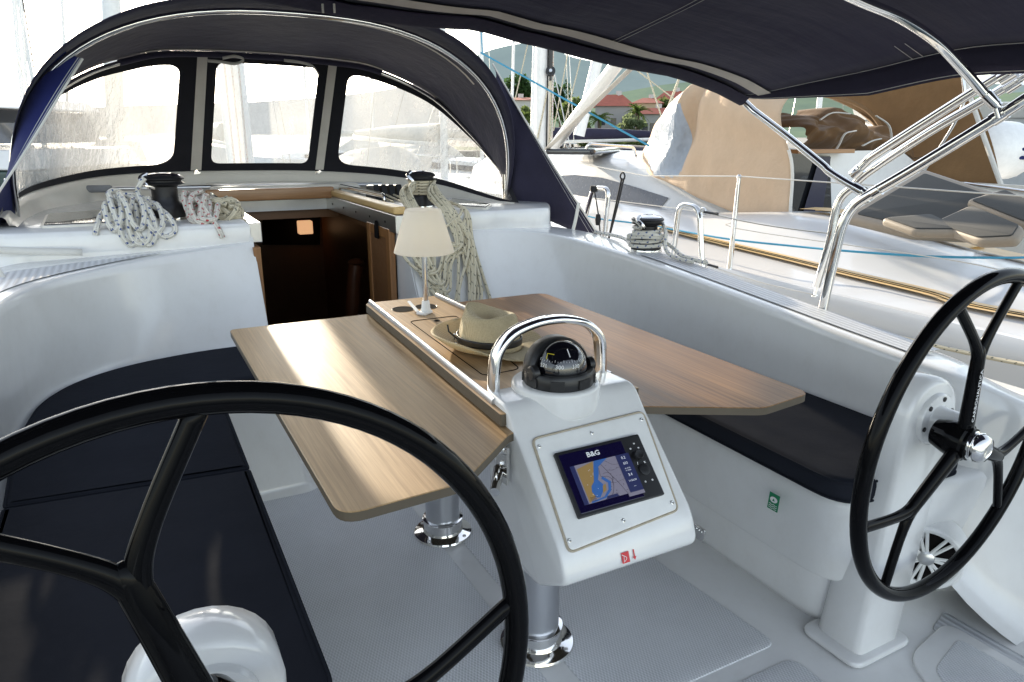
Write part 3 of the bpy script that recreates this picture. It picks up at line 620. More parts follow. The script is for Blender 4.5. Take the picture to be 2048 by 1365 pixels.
for k in range(9):
    q_ = PL(*sp(rnd.uniform(.12, .34), rnd.uniform(.15, .9))); mb = MB(); mb.box(FMc @ Vector((q_[0], q_[1], .0151)), (.0011, .0011, .0001), M=Q); mb.build('chart_mark', M['s_txt'], sc, 0)
for ln in ([(.86, .30), (.70, .335), (.58, .30)], [(.86, .62), (.66, .66), (.56, .63)], [(.62, .06), (.74, .2), (.86, .22)]):
    mb = MB(); mb.tube([FMc @ Vector((*PL(*sp(p.x, p.y)), .0151)) for p in spline([(a, b, 0) for a, b in ln], 4)], .00022, 4); mb.build('depth_contour', M['s_line'], sc, 0)
flat('data_bar', [sp(.85, -.0), sp(1.12, -.0), sp(1.12, 1.0), sp(.85, 1.0)], .0152, 's_bar', sc); flat('side_bar', [sp(-.05, 0), sp(.035, 0), sp(.035, 1), sp(-.05, 1)], .0152, 's_bar', sc)
flat('menu_tab', [sp(.38, 1.0), sp(.41, .93), sp(.60, .93), sp(.63, 1.0)], .0153, 's_bar', sc); flat('status_bar', [sp(.80, 1.0), sp(1.12, 1.0), sp(1.12, 1.09), sp(.80, 1.09)], .0153, 's_sea', sc)
def ptext(b, u, v, size, mat='s_txt', name='screen_text', z=.0154, par=None, **k):
    q = PL(u, v); mm = FMc @ Matrix.Translation((q[0], q[1], z)); return text(name, b, size, mm, M[mat], par or sc, .0001, **k)
ptext('B&G', .40, .145, .0145, 'ink', 'maker_logo', .0148, bold=.0004, sx=1.15)
for b, v, s in (('0.2', .10, .0085), ('033', .25, .0075), ('3.4', .56, .0085), ('11:56:34', .71, .0058), ('---', .86, .006)): ptext(b, *sp(.985, v), s)
for b, v in (('43 10.752', .385), ('16 26.684', .44)): ptext(b, *sp(.985, v), .0034)
for b, v in (('B 0.12 NM', .875), ('T 10:03:04', .915), ('ETA 18 16', .955)): ptext(b, *sp(.10, v), .003, 's_line', align='LEFT')
def knob(u, v, r, h, mat='black', name='knob', par=cp):
    q = PL(u, v); mb = MB(); mb.lathe([(r, .0135), (r, .0135+h*.8), (r*.85, .0135+h), (r*.2, .0135+h*.9)], FMc @ Vector((q[0], q[1], 0)), 20, M=Q); return mb.build(name, M[mat], par)
knob(.875, .335, .0105, .012); knob(.89, .56, .0125, .003, name='cursor_pad')
for b, u, v in (('=', .90, .14), ('o', .835, .20), ('=', .93, .22), ('/', .845, .45), ('x', .93, .45), ('o', .845, .74), ('o', .93, .74)): ptext(b, u, v, .0075, 'ink', 'key_symbol', .0137, par=cp, bold=.0003)
for a, b in (((.05, .0), (.075, -.0)), ((.93, .03), (.965, .0)), ((.94, .97), (.96, 1.0)), ((.05, .97), (.09, 1.0))):
    pass
# red extinguisher sticker on the lower lip
lo = Vector((.003, .974, .498)); LM = frame(lo, (1, 0, 0), (0, .024, .06)); lq = LM.to_3x3(); ln_ = lq @ Vector((0, 0, 1))
v = LM.inverted() @ atp(1250, 1115, lo, ln_); w = LM.inverted() @ atp(1267, 1108, lo, ln_)
mb = MB(); mb.box(LM @ Vector((v.x, v.y, .0020)), (.0175, .021, .0010), M=lq); rst = mb.build('hose_sticker', M['red'], con, 0, label='small red fire hose sticker')
mb = MB(); mb.tube([LM @ Vector((v.x-.004+.006*math.sin(t*.5), v.y-.007+.0018*t, .0028)) for t in range(9)], .0007, 4); mb.tube([LM @ Vector((v.x-.005, v.y-.008, .0028)), LM @ Vector((v.x-.0035, v.y+.004, .0028))], .0007, 4); mb.build('hose_symbol', M['ink'], rst, 0)
mb = MB(); mb.prism([(.0012, -.008), (-.0012, -.008+.0), (-.0012, -.0), (-.0012, .009), (.0012, .009)], .0014, .0022, M=lq, c=LM @ Vector((w.x, w.y, 0))); mb.prism([(-.0042, -.005), (.0042, -.005), (0, -.0115)], .0015, .0024, M=lq, c=LM @ Vector((w.x, w.y, 0))); mb.build('red_arrow', M['red'], con, 0)
# --- compass
cmp_ = thing('steering_compass', 'black dome compass sitting on top of the white console', 'compass', (-.006, 1.245, .762))
cc = Vector((-.006, 1.250, .762)); mb = MB()
mb.lathe([(.076, 0), (.078, .004), (.078, .026), (.074, .032), (.064, .032), (.060, .026)], cc, 48)
for k in range(8):
    a = k*math.pi/4+.2; mb.box(cc+Vector((.0785*math.cos(a), .0785*math.sin(a), .014)), (.003, .03, .020), a)
mb.build('compass_base', M['black'], cmp_, 35)
mb = MB(); T = Matrix.Rotation(R(38), 3, 'X'); dc = cc+Vector((0, -.004, .035))
mb.lathe([(.059*math.cos(a), .059*math.sin(a)) for a in [i*math.pi/2/12 for i in range(-5, 13)]], dc, 40, M=T); mb.build('compass_dome', M['dome'], cmp_, 180)
mb = MB(); rows = []                     # hood wrapped over the forward side of the dome
for i in range(25):
    a = R(-8)+R(196)*i/24; rr = .070; row = []
    for (dr, dy) in ((-.010, -.014), (.0, -.018), (.004, -.010), (.003, .020), (-.006, .034), (-.025, .046)):
        r2 = rr+dr; q = T @ Vector((0, 0, 0)); row.append(dc+Vector((r2*math.cos(a), .012+dy+.010*math.sin(a)*-1+ .018*math.sin(a), r2*math.sin(a)*.93-.008)))
    rows.append(row)
mb.grid(rows); mb.build('compass_hood', M['black'], cmp_, 60, solid=.004)
for s in (-1, 1):
    mb = MB(); mb.lathe([(.017, 0), (.017, .012), (.013, .016), (.004, .016)], cc+Vector((s*.064, -.012, .032)), 20, M=Matrix.Rotation(R(90*s), 3, 'Y')); mb.build('lock_knob', M['black'], cmp_)
def ond(az, el, r=.0596):
    d = Vector((math.sin(az)*math.cos(el), -math.cos(az)*math.cos(el), math.sin(el))); return dc+d*r, d
for az, b in ((-.95, '270'), (-.32, '300'), (.30, '330'), (.85, '0')):
    p, d = ond(az-.25, .26); mm = frame(p, Vector((0, 0, 1)).cross(d), (0, 0, 1)); text('bearing_number', b, .0125, mm, M['ink'], cmp_, .0001)
mb = MB()
for k in range(21):
    az = -1.45+k*.115; p, d = ond(az, .42); p2, _ = ond(az, .42+(.10 if k % 3 == 0 else .05)); mb.tube([p, p2], .00032, 4)
mb.build('bearing_ticks', M['ink'], cmp_, 0)
mb = MB(); mb.tube([ond(-.12, .62)[0], ond(-.14, .95)[0]], .0011, 5); mb.build('lubber_line', M['ink'], cmp_, 0)
mb = MB(); mb.tube([ond(-1.15, .50)[0], ond(-1.2, .72)[0], ond(-.85, .72)[0]], .0010, 5); mb.build('heel_mark', M['yel'], cmp_, 0)
# --- table lamp
lz = .730; lb = atz(852, 627, lz)
lamp = thing('table_lamp', 'small table lamp with white conical shade standing on the table', 'lamp', lb)
mb = MB(); mb.slab(rpoly([(-.032, -.017), (.017, -.017), (.017, .017), (-.032, .017)], .006), 0, .009, .003, M=Matrix.Rotation(R(35), 3, 'Z'), c=lb); mb.lathe([(.0165, .008), (.0165, .014), (.014, .018), (.012, .040), (.0105, .042)], lb, 20); mb.build('lamp_base', M['white'], lamp)
mb = MB(); a = atz(818, 606, lz+.016); mb.tube([lb+Vector((-.028, -.004, .008)), a+Vector((0, 0, .004))], .006, 8, sx=.55); mb.build('lamp_foot', M['white'], lamp)
mb = MB(); mb.lathe([(.0082, .04), (.0082, .22)], lb, 18); mb.build('lamp_stem', M['chrome'], lamp)
s = MB(); n = 48; prof = [(.0925, .196), (.0938, .197), (.0922, .204), (.0570, .322), (.0552, .3265), (.052, .3295), (.048, .329), (.002, .3255)]
vs = [lb+Vector((r*math.cos(2*math.pi*j/n), r*math.sin(2*math.pi*j/n), z)) for r, z in prof for j in range(n)]
s.add(vs, [(i*n+j, i*n+(j+1) % n, (i+1)*n+(j+1) % n, (i+1)*n+j) for i in range(len(prof)-1) for j in range(n)]); s.build('lamp_shade', M['shade'], lamp, 60)
# --- straw hat
hat = thing('straw_hat', 'woven straw hat with dark leather band lying on the table', 'hat', (.02, 1.70, .733))
hc = Vector((.016, 1.64, .733)); ax = Vector((.50, -.866, 0)); ay = Vector((.866, .50, 0))
def hatp(s, a):
    ca, sa = math.cos(a), math.sin(a)
    if s <= 1:       # crown: top disc then side
        if s < .5:
            t = s/.5; r = .82*t; z = .098
            x, y = .076*r*ca, .064*r*sa
            z += -.052*math.exp(-((x-.012)**2/.0026+(y**2)/.00075))*(1-.15*t)+.007*math.cos(2*a)*t-.010*r*ca
        else:
            t = (s-.5)/.5; k = math.sin(t*math.pi/2)**.8; r = .82+.18*k; z = .098*(1-t**2.2)+(.007*math.cos(2*a)-.010*r*ca)*(1-t**1.3)
            pin = 1-.20*math.exp(-((a-2.5)**2)/.14)*math.sin(math.pi*t)-.20*math.exp(-((a-3.8)**2)/.14)*math.sin(math.pi*t)+.05*math.sin(3*a+4*t)*math.sin(math.pi*t)
            x, y = (.076+.014*t)*r*ca*pin, (.064+.012*t)*r*sa*pin
    else:
        t = s-1; x = (.090+.074*t)*ca; y = (.076+.060*t)*sa
        z = .004+(.014*math.cos(2*a+math.pi)+.008+.006*math.sin(3*a+1))*t*t+.048*t**1.6*max(0, -ca)**2*(1) + .010*t*t*abs(sa)**3
    return hc+ax*x+ay*y+Vector((0, 0, z))
NA = 72
def hrows(s0, s1, n): return [[hatp(s0+(s1-s0)*i/n, 2*math.pi*j/NA) for j in range(NA)] for i in range(n+1)]
mb = MB(); mb.rings(hrows(.01, 1, 26)); o = mb.build('hat_crown', M['straw'], hat, 180, solid=.003)
mb = MB(); mb.rings(hrows(1.0, 2, 8)); o = mb.build('hat_brim', M['straw'], hat, 180, solid=.0035)
mb = MB(); rs = []
for (s, off) in ((.975, .003), (.86, .0045), (.80, .003)):
    rs.append([hatp(s, 2*math.pi*j/NA)+(ax*math.cos(2*math.pi*j/NA)+ay*math.sin(2*math.pi*j/NA))*off for j in range(NA)])
rs = [[p+Vector((0, 0, dz)) for p in rs[0]] for dz in (.006, .010, .020, .024)]
mb.rings(rs); mb.build('hat_band', M['black'], hat, 60, solid=.002)
bu = hatp(.975, 3.9)+(ax*math.cos(3.9)+ay*math.sin(3.9))*.005+Vector((0, 0, .014)); mb = MB(); mb.tube([bu+ay*x*.0+Vector((0, 0, z))+ax*y for y, z in ((-.009, -.012), (.009, -.012), (.009, .012), (-.009, .012))], .0018, 6, True); mb.build('hat_buckle', M['chrome'], hat)
mb = MB(); mb.tube([bu, bu+Vector((-.006, 0, .018))-ax*.02, bu+Vector((0, 0, .034))-ax*.03], .0025, 6); mb.build('strap_end', M['black'], hat)
# --- wheel pedestals and steering wheels
def pedestal(s, label, hx_, hy, hz, fx_, fy_):
    """(hx_, hy, hz): centre of the rounded head; (fx_, fy_): centre of the foot"""
    t = thing('wheel_pedestal', label, 'wheel pedestal', (fx_, fy_, 0), 'white wheel pedestals')
    mb = MB(); n = 16; rs = []; rr = .098
    for (dy, k) in ((-.044, .84), (-.040, .93), (-.030, 1), (.030, 1), (.040, .93), (.044, .84)):
        ring = []
        for sg in (-1, 1): ring.append(Vector((fx_+sg*.078*k, fy_+dy*1.5, .012)))
        for i in range(n+1):
            a = -.12+(math.pi+.24)*i/n; ring.append(Vector((hx_+rr*k*math.cos(a), hy+dy, hz+rr*k*math.sin(a))))
        rs.append(ring)
    mb.rings(rs, True, 0, True, True); mb.build('pedestal_column', M['gel'], t, 50)
    mb = MB(); mb.slab(rpoly([(fx_-.112, fy_-.088), (fx_+.112, fy_-.088), (fx_+.112, fy_+.088), (fx_-.112, fy_+.088)], .035), .003, .020, .006); mb.build('pedestal_foot', M['gel'], t)
    c = Vector((hx_, hy-.042, hz)); q = Matrix.Rotation(R(90), 3, 'X')
    mb = MB(); mb.lathe([(.064, -.03), (.064, .008), (.060, .013), (.037, .014), (.034, .018), (.034, .075), (.030, .076)], c, 36, M=q); fl = mb.build('shaft_housing', M['gel'], t)
    for k in range(6):
        a = k*math.pi/3+.3; mb = MB(); mb.lathe([(.006, .010), (.006, .0155), (.003, .016)], c+Vector((.051*math.cos(a), 0, .051*math.sin(a))), 10, M=q); mb.build('housing_bolt', M['drum'], fl)
    return t
def wheel(c, tilt, yaw, phase, label, bolt_y):
    c = Vector(c); ti, yw = R(tilt), R(yaw); n = Vector((math.sin(yw), math.cos(yw)*math.cos(ti), -math.sin(ti))).normalized(); r = n.cross(Vector((0, 0, 1))).normalized(); u = r.cross(n)
    t = thing('ship_wheel', label, 'steering wheel', c, 'black three spoke steering wheels')
    P = lambda rad, a, d=0: c+r*rad*math.cos(R(a))+u*rad*math.sin(R(a))+n*d
    mb = MB(); mb.tube([P(.374, i*3.75) for i in range(96)], .0165, 16, True); mb.build('wheel_rim', M['carbon'], t, 180)
    for k in range(3):
        a = phase+120*k; mb = MB(); rb = .215
        stem = [(.0, .022), (.06, .021), (.14, .019), (rb-.005, .0175), (rb+.006, .015), (rb+.014, .010), (rb+.018, .003)]
        mb.tube([P(x, a, 0) for x, w in stem], [w for x, w in stem], 14, sx=.72, up=n)
        for e in (-1, 1):
            pts = spline([P(.16, a, 0), P(rb*.97, a+e*1.6, 0), P(.262, a+e*8.6, 0), P(.372, a+e*19.5, 0)], 6)
            rr = [.0165-.0045*min(1, i/12) for i in range(len(pts))]; mb.tube(pts, rr, 14, sx=.8, up=n)
        mb.build('spoke', M['carbon'], t, 180)
    q = frame(c, r, u).to_3x3()       # local z points aft
    mb = MB(); mb.lathe([(.030, -.06), (.040, -.03), (.042, -.02), (.042, .008), (.037, .012), (.037, .018)], c, 32, M=q); mb.build('hub', M['carbon'], t)
    mb = MB(); mb.lathe([(.030, .014), (.034, .018), (.034, .024), (.030, .026), (.034, .030), (.034, .036), (.027, .050), (.017, .053), (.015, .051)], c, 32, M=q); mb.build('hub_nut', M['chrome'], t, 50)
    return t, P, n, r, u
pedestal(1, 'white wheel pedestal on the starboard side, seen whole down to its foot', .828, .955, .640, .768, .975)
hp_ = aty(428, 1216, .87); pedestal(-1, 'white wheel pedestal at the lower left, only its rounded head showing', hp_.x-.022, .87, hp_.z-.112, -.76, .90)
w1 = wheel((.775, .808, .632), -2.0, -4.2, 96.5, 'black steering wheel at right, complete with chrome hub and white lettering', 0); w2 = wheel((-.778, .693, .660), 2.6, -1.9, 105.5, 'black steering wheel cropped in the near left foreground', 0)
t, P, n, r, u = w1
mm = frame(P(.118, 96.5, -.0152)-r*.007, (u*math.cos(R(6.5))-r*math.sin(R(6.5))), -r); text('spoke_lettering', 'CARBONAUTICA', .0140, mm, M['ink'], t, .0002, sx=1.15)
# --- loudspeaker let into the corner aft of the starboard bench
sc_ = atp(1850, 1105, (1.12, .84, .24), (-.72, -.68, 0.10)); sn = Vector((-.80, -.56, .16)).normalized()
sc_ = sc_+sn*.030; spk = thing('loudspeaker', 'round white loudspeaker with radial grille in the white side below the starboard wheel', 'loudspeaker', sc_)
sq = frame(sc_, Vector((0, 0, 1)).cross(sn), (0, 0, 1)).to_3x3()
mb = MB(); mb.lathe([(.082, -.002), (.082, .004)], sc_, 36, M=sq); mb.build('speaker_cone', M['dark'], spk)
mb = MB(); mb.tube([sc_+sq @ Vector((.083*math.cos(a), .083*math.sin(a), .006)) for a in [i*math.pi/24 for i in range(48)]], .010, 8, True); mb.rings([[sc_+sq @ Vector((r_*math.cos(a), r_*math.sin(a), z_)) for a in [i*math.pi/20 for i in range(40)]] for r_, z_ in ((.104, -.06), (.094, -.012), (.091, .004), (.084, .006))]); mb.build('speaker_ring', M['white'], spk)
mb = MB(); mb.lathe([(.021, .004), (.021, .012), (.016, .016), (.003, .017)], sc_, 24, M=sq); mb.build('speaker_dome', M['alu'], spk)
for k in range(7):
    a = 2*math.pi*k/7; mb = MB()
    for e in (-.12, .12): mb.tube([sc_+sq @ Vector((.020*math.cos(a+e*1.5), .020*math.sin(a+e*1.5), .010)), sc_+sq @ Vector((.080*math.cos(a+e), .080*math.sin(a+e), .009))], .0046, 6)
    mb.build('grille_spoke', M['white'], spk)
# throttle pocket pad and switch panel beside the starboard wheel
p = atx(1893, 937, 1.20); mb = MB(); mb.tube([p+Vector((0, .07, -.012)), p+Vector((0, -.01, .006))], .030, 16); obj1(mb, 'grab_pad', M['cush'], 'short dark padded roll on the white side behind the starboard wheel', 'pad', smooth=60)
# ================================================================== winches and ropes
def winch(c, h, label, k=1.0, tilt=None):
    t = thing('winch', label, 'winch', c, 'black self tailing winches')
    c = Vector(c); mb = MB()
    mb.lathe([(.078*k, .0), (.080*k, .006), (.078*k, .014), (.068*k, .018)], c, 36); mb.build('winch_base', M['chrome'], t)
    mb = MB(); mb.lathe([(.074*k, .016), (.074*k, .05*h/.19), (.066*k, .066*h/.19), (.055*k, .078*h/.19), (.051*k, .10*h/.19), (.052*k, .135*h/.19), (.060*k, .142*h/.19)], c, 40); mb.build('winch_drum', M['drum'], t)
    mb = MB(); mb.lathe([(.058*k, .140*h/.19), (.080*k, .146*h/.19), (.082*k, .150*h/.19), (.070*k, .155*h/.19), (.070*k, .160*h/.19), (.082*k, .165*h/.19), (.083*k, .170*h/.19), (.070*k, .180*h/.19), (.050*k, .186*h/.19), (.02*k, .188*h/.19)], c, 40); mb.build('self_tailer', M['drum'], t)
    mb = MB(); mb.lathe([(.074*k, .176*h/.19), (.066*k, .184*h/.19), (.030*k, .190*h/.19), (.028*k, .186*h/.19), (.012*k, .184*h/.19), (.010*k, .170*h/.19)], c, 36); mb.build('winch_cap', M['chrome'], t)
    mb = MB(); mb.tube(spline([c+Vector((-.03*k, -.03*k, .13*h/.19)), c+Vector((-.066*k, -.05*k, .145*h/.19)), c+Vector((-.086*k, -.03*k, .172*h/.19)), c+Vector((-.06*k, -.01, .190*h/.19))], 4), .006, 8, sx=1.6); mb.build('feeder_arm', M['chrome'], t)
    return t
pw_ = Vector((-.645, 3.47, CZ)); winch(pw_, .200, 'black winch on the port cabin top between two rope coils', 1.02)
sw_ = Vector((.545, 3.50, CZ)); winch(sw_, .185, 'black winch on the starboard cabin top hung with a cream rope hank', .92)
cw_ = atx(1290, 535, 1.245); cw_.z = .775; winch(cw_, .165, 'black winch on the starboard coaming wound with blue flecked rope', .88)
def coil(name, c, mat, label, n, rx, ry, rz, r, seed, group=None, cat='rope', tilt=0.0, tail=None):
    """an untidy heap of loops lying on the deck"""
    rnd = random.Random(seed); mb = MB(); c = Vector(c)
    if tail and cat == 'rope' and mat == 'ropeb': tail = [[(x*.68, max(y*1.0, -.198), z*.86) for x, y, z in q] for q in tail]
    for k in range(n):
        a0 = rnd.uniform(0, 6.28); sx, sy = rx*rnd.uniform(.55, 1.0), ry*rnd.uniform(.5, 1.0); ti = rnd.uniform(-.75, .75); tj = rnd.uniform(-.9, .5)+tilt
        q = Matrix.Rotation(rnd.uniform(-.6, .6), 3, 'Z') @ Matrix.Rotation(ti, 3, 'Y') @ Matrix.Rotation(tj, 3, 'X'); o = c+Vector((rnd.uniform(-.3, .3)*rx, rnd.uniform(-.25, .25)*ry, r+rz*rnd.uniform(.25, .8)))
        pts = []
        for i in range(9):
            a = a0+6.1*i/8; p = o+q @ Vector((sx*math.cos(a), sy*math.sin(a), rnd.uniform(-.01, .01)))
            p.z = max(c.z+r*.9, p.z) if p.y > c.y-ry*.75 else p.z
            pts.append(p)
        mb.tube(spline(pts, 5), r, 9, uv=True)
    if tail:
        for t in tail: mb.tube(spline([c+Vector(p) for p in t], 6), r, 9, uv=True)
    return obj1(mb, name, M[mat], label, cat, group, 180)
coil('rope_coil', (-.785, 3.385, CZ), 'ropeb', 'heap of white rope with blue flecks beside the port winch', 17, .072, .060, .10, .0112, 5, 'rope coils on the cabin top', tilt=.6,
     tail=[[(-.07, -.02, .09), (-.10, -.10, .13), (-.075, -.185, .03), (-.06, -.195, -.04), (-.02, -.192, -.075), (.02, -.188, -.03), (.03, -.1, .10)], [(.05, 0, .10), (.09, -.13, .09), (.12, -.188, .0), (.10, -.195, -.06), (.06, -.193, -.075), (.02, -.188, -.02), (-.02, -.08, .09)], [(0, 0, .13), (.14, -.08, .08), (.2, -.16, .04), (.22, -.188, -.02), (.16, -.193, -.045), (.11, -.188, .0), (.05, -.10, .08)], [(-.04, 0, .09), (-.14, -.09, .07), (-.18, -.18, .02), (-.195, -.19, -.02)], [(.05, .03, .12), (.06, .0, .17), (.10, .0, .215)], [(.02, -.08, .12), (-.02, -.17, .05), (-.01, -.195, -.05), (.05, -.196, -.07), (.09, -.188, -.01), (.08, -.1, .08)], [(-.05, -.06, .15), (-.02, -.15, .11), (.0, -.2, .03), (.04, -.2, .0), (.07, -.16, .07), (.05, -.06, .15)], [(-.10, -.03, .11), (-.13, -.12, .10), (-.12, -.185, .025), (-.09, -.195, .0), (-.05, -.17, .06), (-.05, -.05, .14)], [(.1, -.02, .1), (.15, -.1, .09), (.16, -.18, .02), (.12, -.195, -.02), (.08, -.18, .03), (.07, -.06, .12)]])
coil('rope_coil', (-.50, 3.45, CZ), 'roper', 'white rope coil with red flecks beside the port winch', 6, .06, .055, .085, .0115, 11, 'rope coils on the cabin top', tilt=.6,
     tail=[[(-.04, 0, .10), (-.02, -.12, .08), (.01, -.2, .02), (.03, -.258, -.02), (.04, -.262, -.055)], [(0, 0, .09), (-.06, -.12, .08), (-.045, -.2, .012), (-.0, -.2, .012), (.02, -.1, .08)], [(.0, .0, .12), (-.05, -.08, .10), (-.07, -.16, .02), (-.02, -.19, .014), (0, -.09, .09)], [(.02, .0, .1), (.0, -.1, .1), (-.03, -.2, .03), (.02, -.22, .02), (.05, -.12, .07)], [(-.05, .02, .11), (-.075, -.05, .11), (-.07, -.14, .04), (-.03, -.2, .02), (.0, -.14, .06)]])
coil('rope_coil', (-.415, 3.40, CZ), 'ropew', 'cream rope coil to the right of the red flecked one', 9, .065, .06, .06, .0115, 23, 'rope coils on the cabin top', tilt=.5)
# hank of cream rope hung over the starboard winch
rnd = random.Random(3); mb = MB()
def wall(z, d=.010): return 3.185-max(0, .82-z)*.62-d
for k in range(17):
    d = rnd.uniform(-1, 1); b = rnd.uniform(.0, 1); zb = .70-.27*b+.04*d; q = .008+.026*rnd.random(); sp_ = .028+.075*rnd.random()
    cx_ = sw_.x-.15+.17*b*rnd.uniform(.3, 1.0)
    zt = sw_.z+.112+.008*(k % 4); rw = .054+.003*(k//5)
    l_, r_ = sw_.x-.165+.055*rnd.random(), sw_.x-.0+.065*rnd.random()
    pts = [(sw_.x-rw, sw_.y+.0, zt), (sw_.x-rw*.9, sw_.y-.05, zt-.005), (l_, sw_.y-.15, zt-.045+.02*rnd.random()), (l_-.005, 3.215, CZ+.005), (l_+.005, wall(.80)-q, .80), (cx_-sp_, wall(zb+.1)-q, zb+.10), (cx_-sp_*.5, wall(zb)-q, zb+.012), (cx_+sp_*.4, wall(zb)-q-.006, zb), (cx_+sp_*1.1, wall(zb+.1)-q, zb+.10), (r_+.06*b, wall(.78)-q, .78), (r_, 3.215, CZ+.005), (r_-.015, sw_.y-.14, zt-.045), (sw_.x+rw*.9, sw_.y-.045, zt-.005), (sw_.x+rw, sw_.y, zt), (sw_.x, sw_.y+rw, zt+.004)]
    mb.tube(spline(pts, 6, k % 3 != 0), .0076, 8, k % 3 != 0, uv=True)
for (dx, zz) in ((.10, .56), (.135, .44), (.06, .42), (-.12, .44)):
    mb.tube(spline([(sw_.x+.06, 3.4, CZ+.05), (sw_.x+.11+dx*.1, 3.21, CZ+.005), (sw_.x+dx*.9, wall(.76)-.012, .76), (sw_.x+dx+.01, wall(zz)-.008, zz)], 7), .0076, 8, uv=True)
for k in range(5): mb.tube([(sw_.x+(.058)*math.cos(a*.4), sw_.y+.058*math.sin(a*.4), sw_.z+.075+.0145*k) for a in range(16)], .0068, 8, True, uv=True)
obj1(mb, 'rope_hank', M['ropew'], 'long hank of cream rope hanging from the starboard cabin top winch', 'rope', None, 180)
# blue flecked sheet round the coaming winch and along the coaming
mb = MB(); pts = []
for i in range(64):
    a = i*.42+2.2; f = i/63; rr = .068*.9*(1.12-.22*min(1, f*1.5)); pts.append(cw_+Vector((rr*math.cos(a)*1.06, rr*math.sin(a)*1.06, .028+.085*f)))
pts = [cw_+Vector(p) for p in [(.10, .55, .02), (.05, .25, .03)]]+pts+[cw_+Vector(p) for p in [(-.07, -.03, .135), (-.02, .075, .142), (.07, .02, .145), (.03, -.09, .10), (-.0, -.13, .04), (-.02, -.20, .012), (-.01, -.32, .003)]]
mb.tube(spline(pts, 3), .0085, 9, uv=True)
pts = []
for i in range(26):
    a = i*.5+.3; pts.append(cw_+Vector((.082*math.cos(a), .082*math.sin(a), .052-.018*math.sin(a+.8)+.0009*i)))
mb.tube(spline(pts+[cw_+Vector(p) for p in [(.05, -.13, .03), (.02, -.22, .012), (.03, -.36, .002)]], 3), .0085, 9, uv=True)
obj1(mb, 'winch_sheet', M['ropeb'], 'blue flecked white sheet wrapped round the coaming winch', 'rope', None, 180)
# rope clutches
cl = thing('rope_clutch', 'black bank of rope clutches beside the sliding hatch', 'rope clutch', (.60, 4.15, CZ))
q0 = atz(770, 398, CZ)
for k in range(4):
    mb = MB(); c = q0+Vector((.045*(k-1.5), 0, 0)); mb.hexa([c+Vector(v) for v in [(-.019, -.10, .002), (.019, -.10, .002), (.019, .10, .002), (-.019, .10, .002), (-.017, -.055, .085), (.017, -.055, .085), (.017, .08, .075), (-.017, .08, .075)]]); b_ = mb.build('clutch_body', M['black'], cl, 30, .006)
    mb = MB(); mb.tube([c+Vector((0, -.098, .03)), c+Vector((0, -.34, .012))], .0065, 8, uv=True); mb.build('clutch_line', M['ropew'], b_)
# pole with grey grip lying in front of the windscreen
a, b = atz(150, 379, .975), atz(800, 368, .975); a = Vector((a.x, min(a.y, 4.75), .985)); a = atp(150, 379, (0, 4.62, 0), (0, 1, 0)); b = aty(800, 368, 4.45)
bh = thing('boat_hook', 'silver pole with a grey foam grip lying before the windscreen', 'boat hook', a)
mb = MB(); mb.tube([a, b], .0125, 12); mb.build('pole', M['brush'], bh); mb = MB(); g0, g1 = a.lerp(b, .0), a.lerp(b, .10); mb.tube([g0, g0.lerp(g1, .06), g0.lerp(g1, .94), g1], [.014, .020, .020, .015], 14); mb.build('grip', plain('grey foam', (.25, .26, .28), .8), bh)
# ================================================================== sprayhood
hood = thing('sprayhood', 'navy canvas sprayhood with three clear windows over the companionway', 'sprayhood', (0, 4.2, CZ))
def arc_at(pts, marks):
    """pts polyline -> function of t in 0..1 where t passes the (t, x) marks"""
    L = [0]
    for i in range(1, len(pts)): L.append(L[-1]+(pts[i]-pts[i-1]).length)
    ks = [(0, 0)]
    for t, x in marks:
        for i in range(1, len(pts)):
            if pts[i-1].x <= x <= pts[i].x: ks.append((t, L[i-1]+(L[i]-L[i-1])*(x-pts[i-1].x)/(pts[i].x-pts[i-1].x))); break
    ks.append((1, L[-1]))
    def f(t):
        t = min(1, max(0, t))
        for (t0, l0), (t1, l1) in zip(ks, ks[1:]):
            if t <= t1+1e-9: l = l0+(l1-l0)*(t-t0)/(t1-t0); break
        for i in range(1, len(pts)):
            if l <= L[i]+1e-9: return pts[i-1].lerp(pts[i], (l-L[i-1])/max(1e-9, L[i]-L[i-1]))
        return pts[-1].copy()
    return f
FB = spline([(-1.235, 3.84, 1.07), (-1.215, 4.03, 1.21), (-1.17, 4.217, 1.36), (-1.062, 4.363, 1.47), (-.878, 4.526, 1.594), (-.69, 4.625, 1.668), (-.48, 4.69, 1.718), (.0, 4.71, 1.73), (.45, 4.685, 1.712), (.70, 4.63, 1.672), (.978, 4.427, 1.519), (1.115, 4.129, 1.292), (1.166, 3.922, 1.135), (1.19, 3.83, 1.066)], 6)
Ff = arc_at(FB, [(.38, -.30), (.62, .44)]); Bf = arc_at([Vector((p.x, p.y, p.z-.004)) for p in BS_], [(.38, -.385), (.62, .33)])
def S(t, v, off=0.0):
    b, f = Bf(t), Ff(t); p = b.lerp(f, v)
    if off:
        e = .01; d1 = (Bf(t+e).lerp(Ff(t+e), v)-Bf(t-e).lerp(Ff(t-e), v)); n = d1.cross(f-b).normalized()
        p += n*off*(1 if n.y < 0 else -1)
    return p
def densify(poly, d):
    out = []
    for i in range(len(poly)):
        a, b = poly[i], poly[(i+1) % len(poly)]; k = max(1, int((b-a).length/d))
        for j in range(k): out.append(a.lerp(b, j/k))
    return out
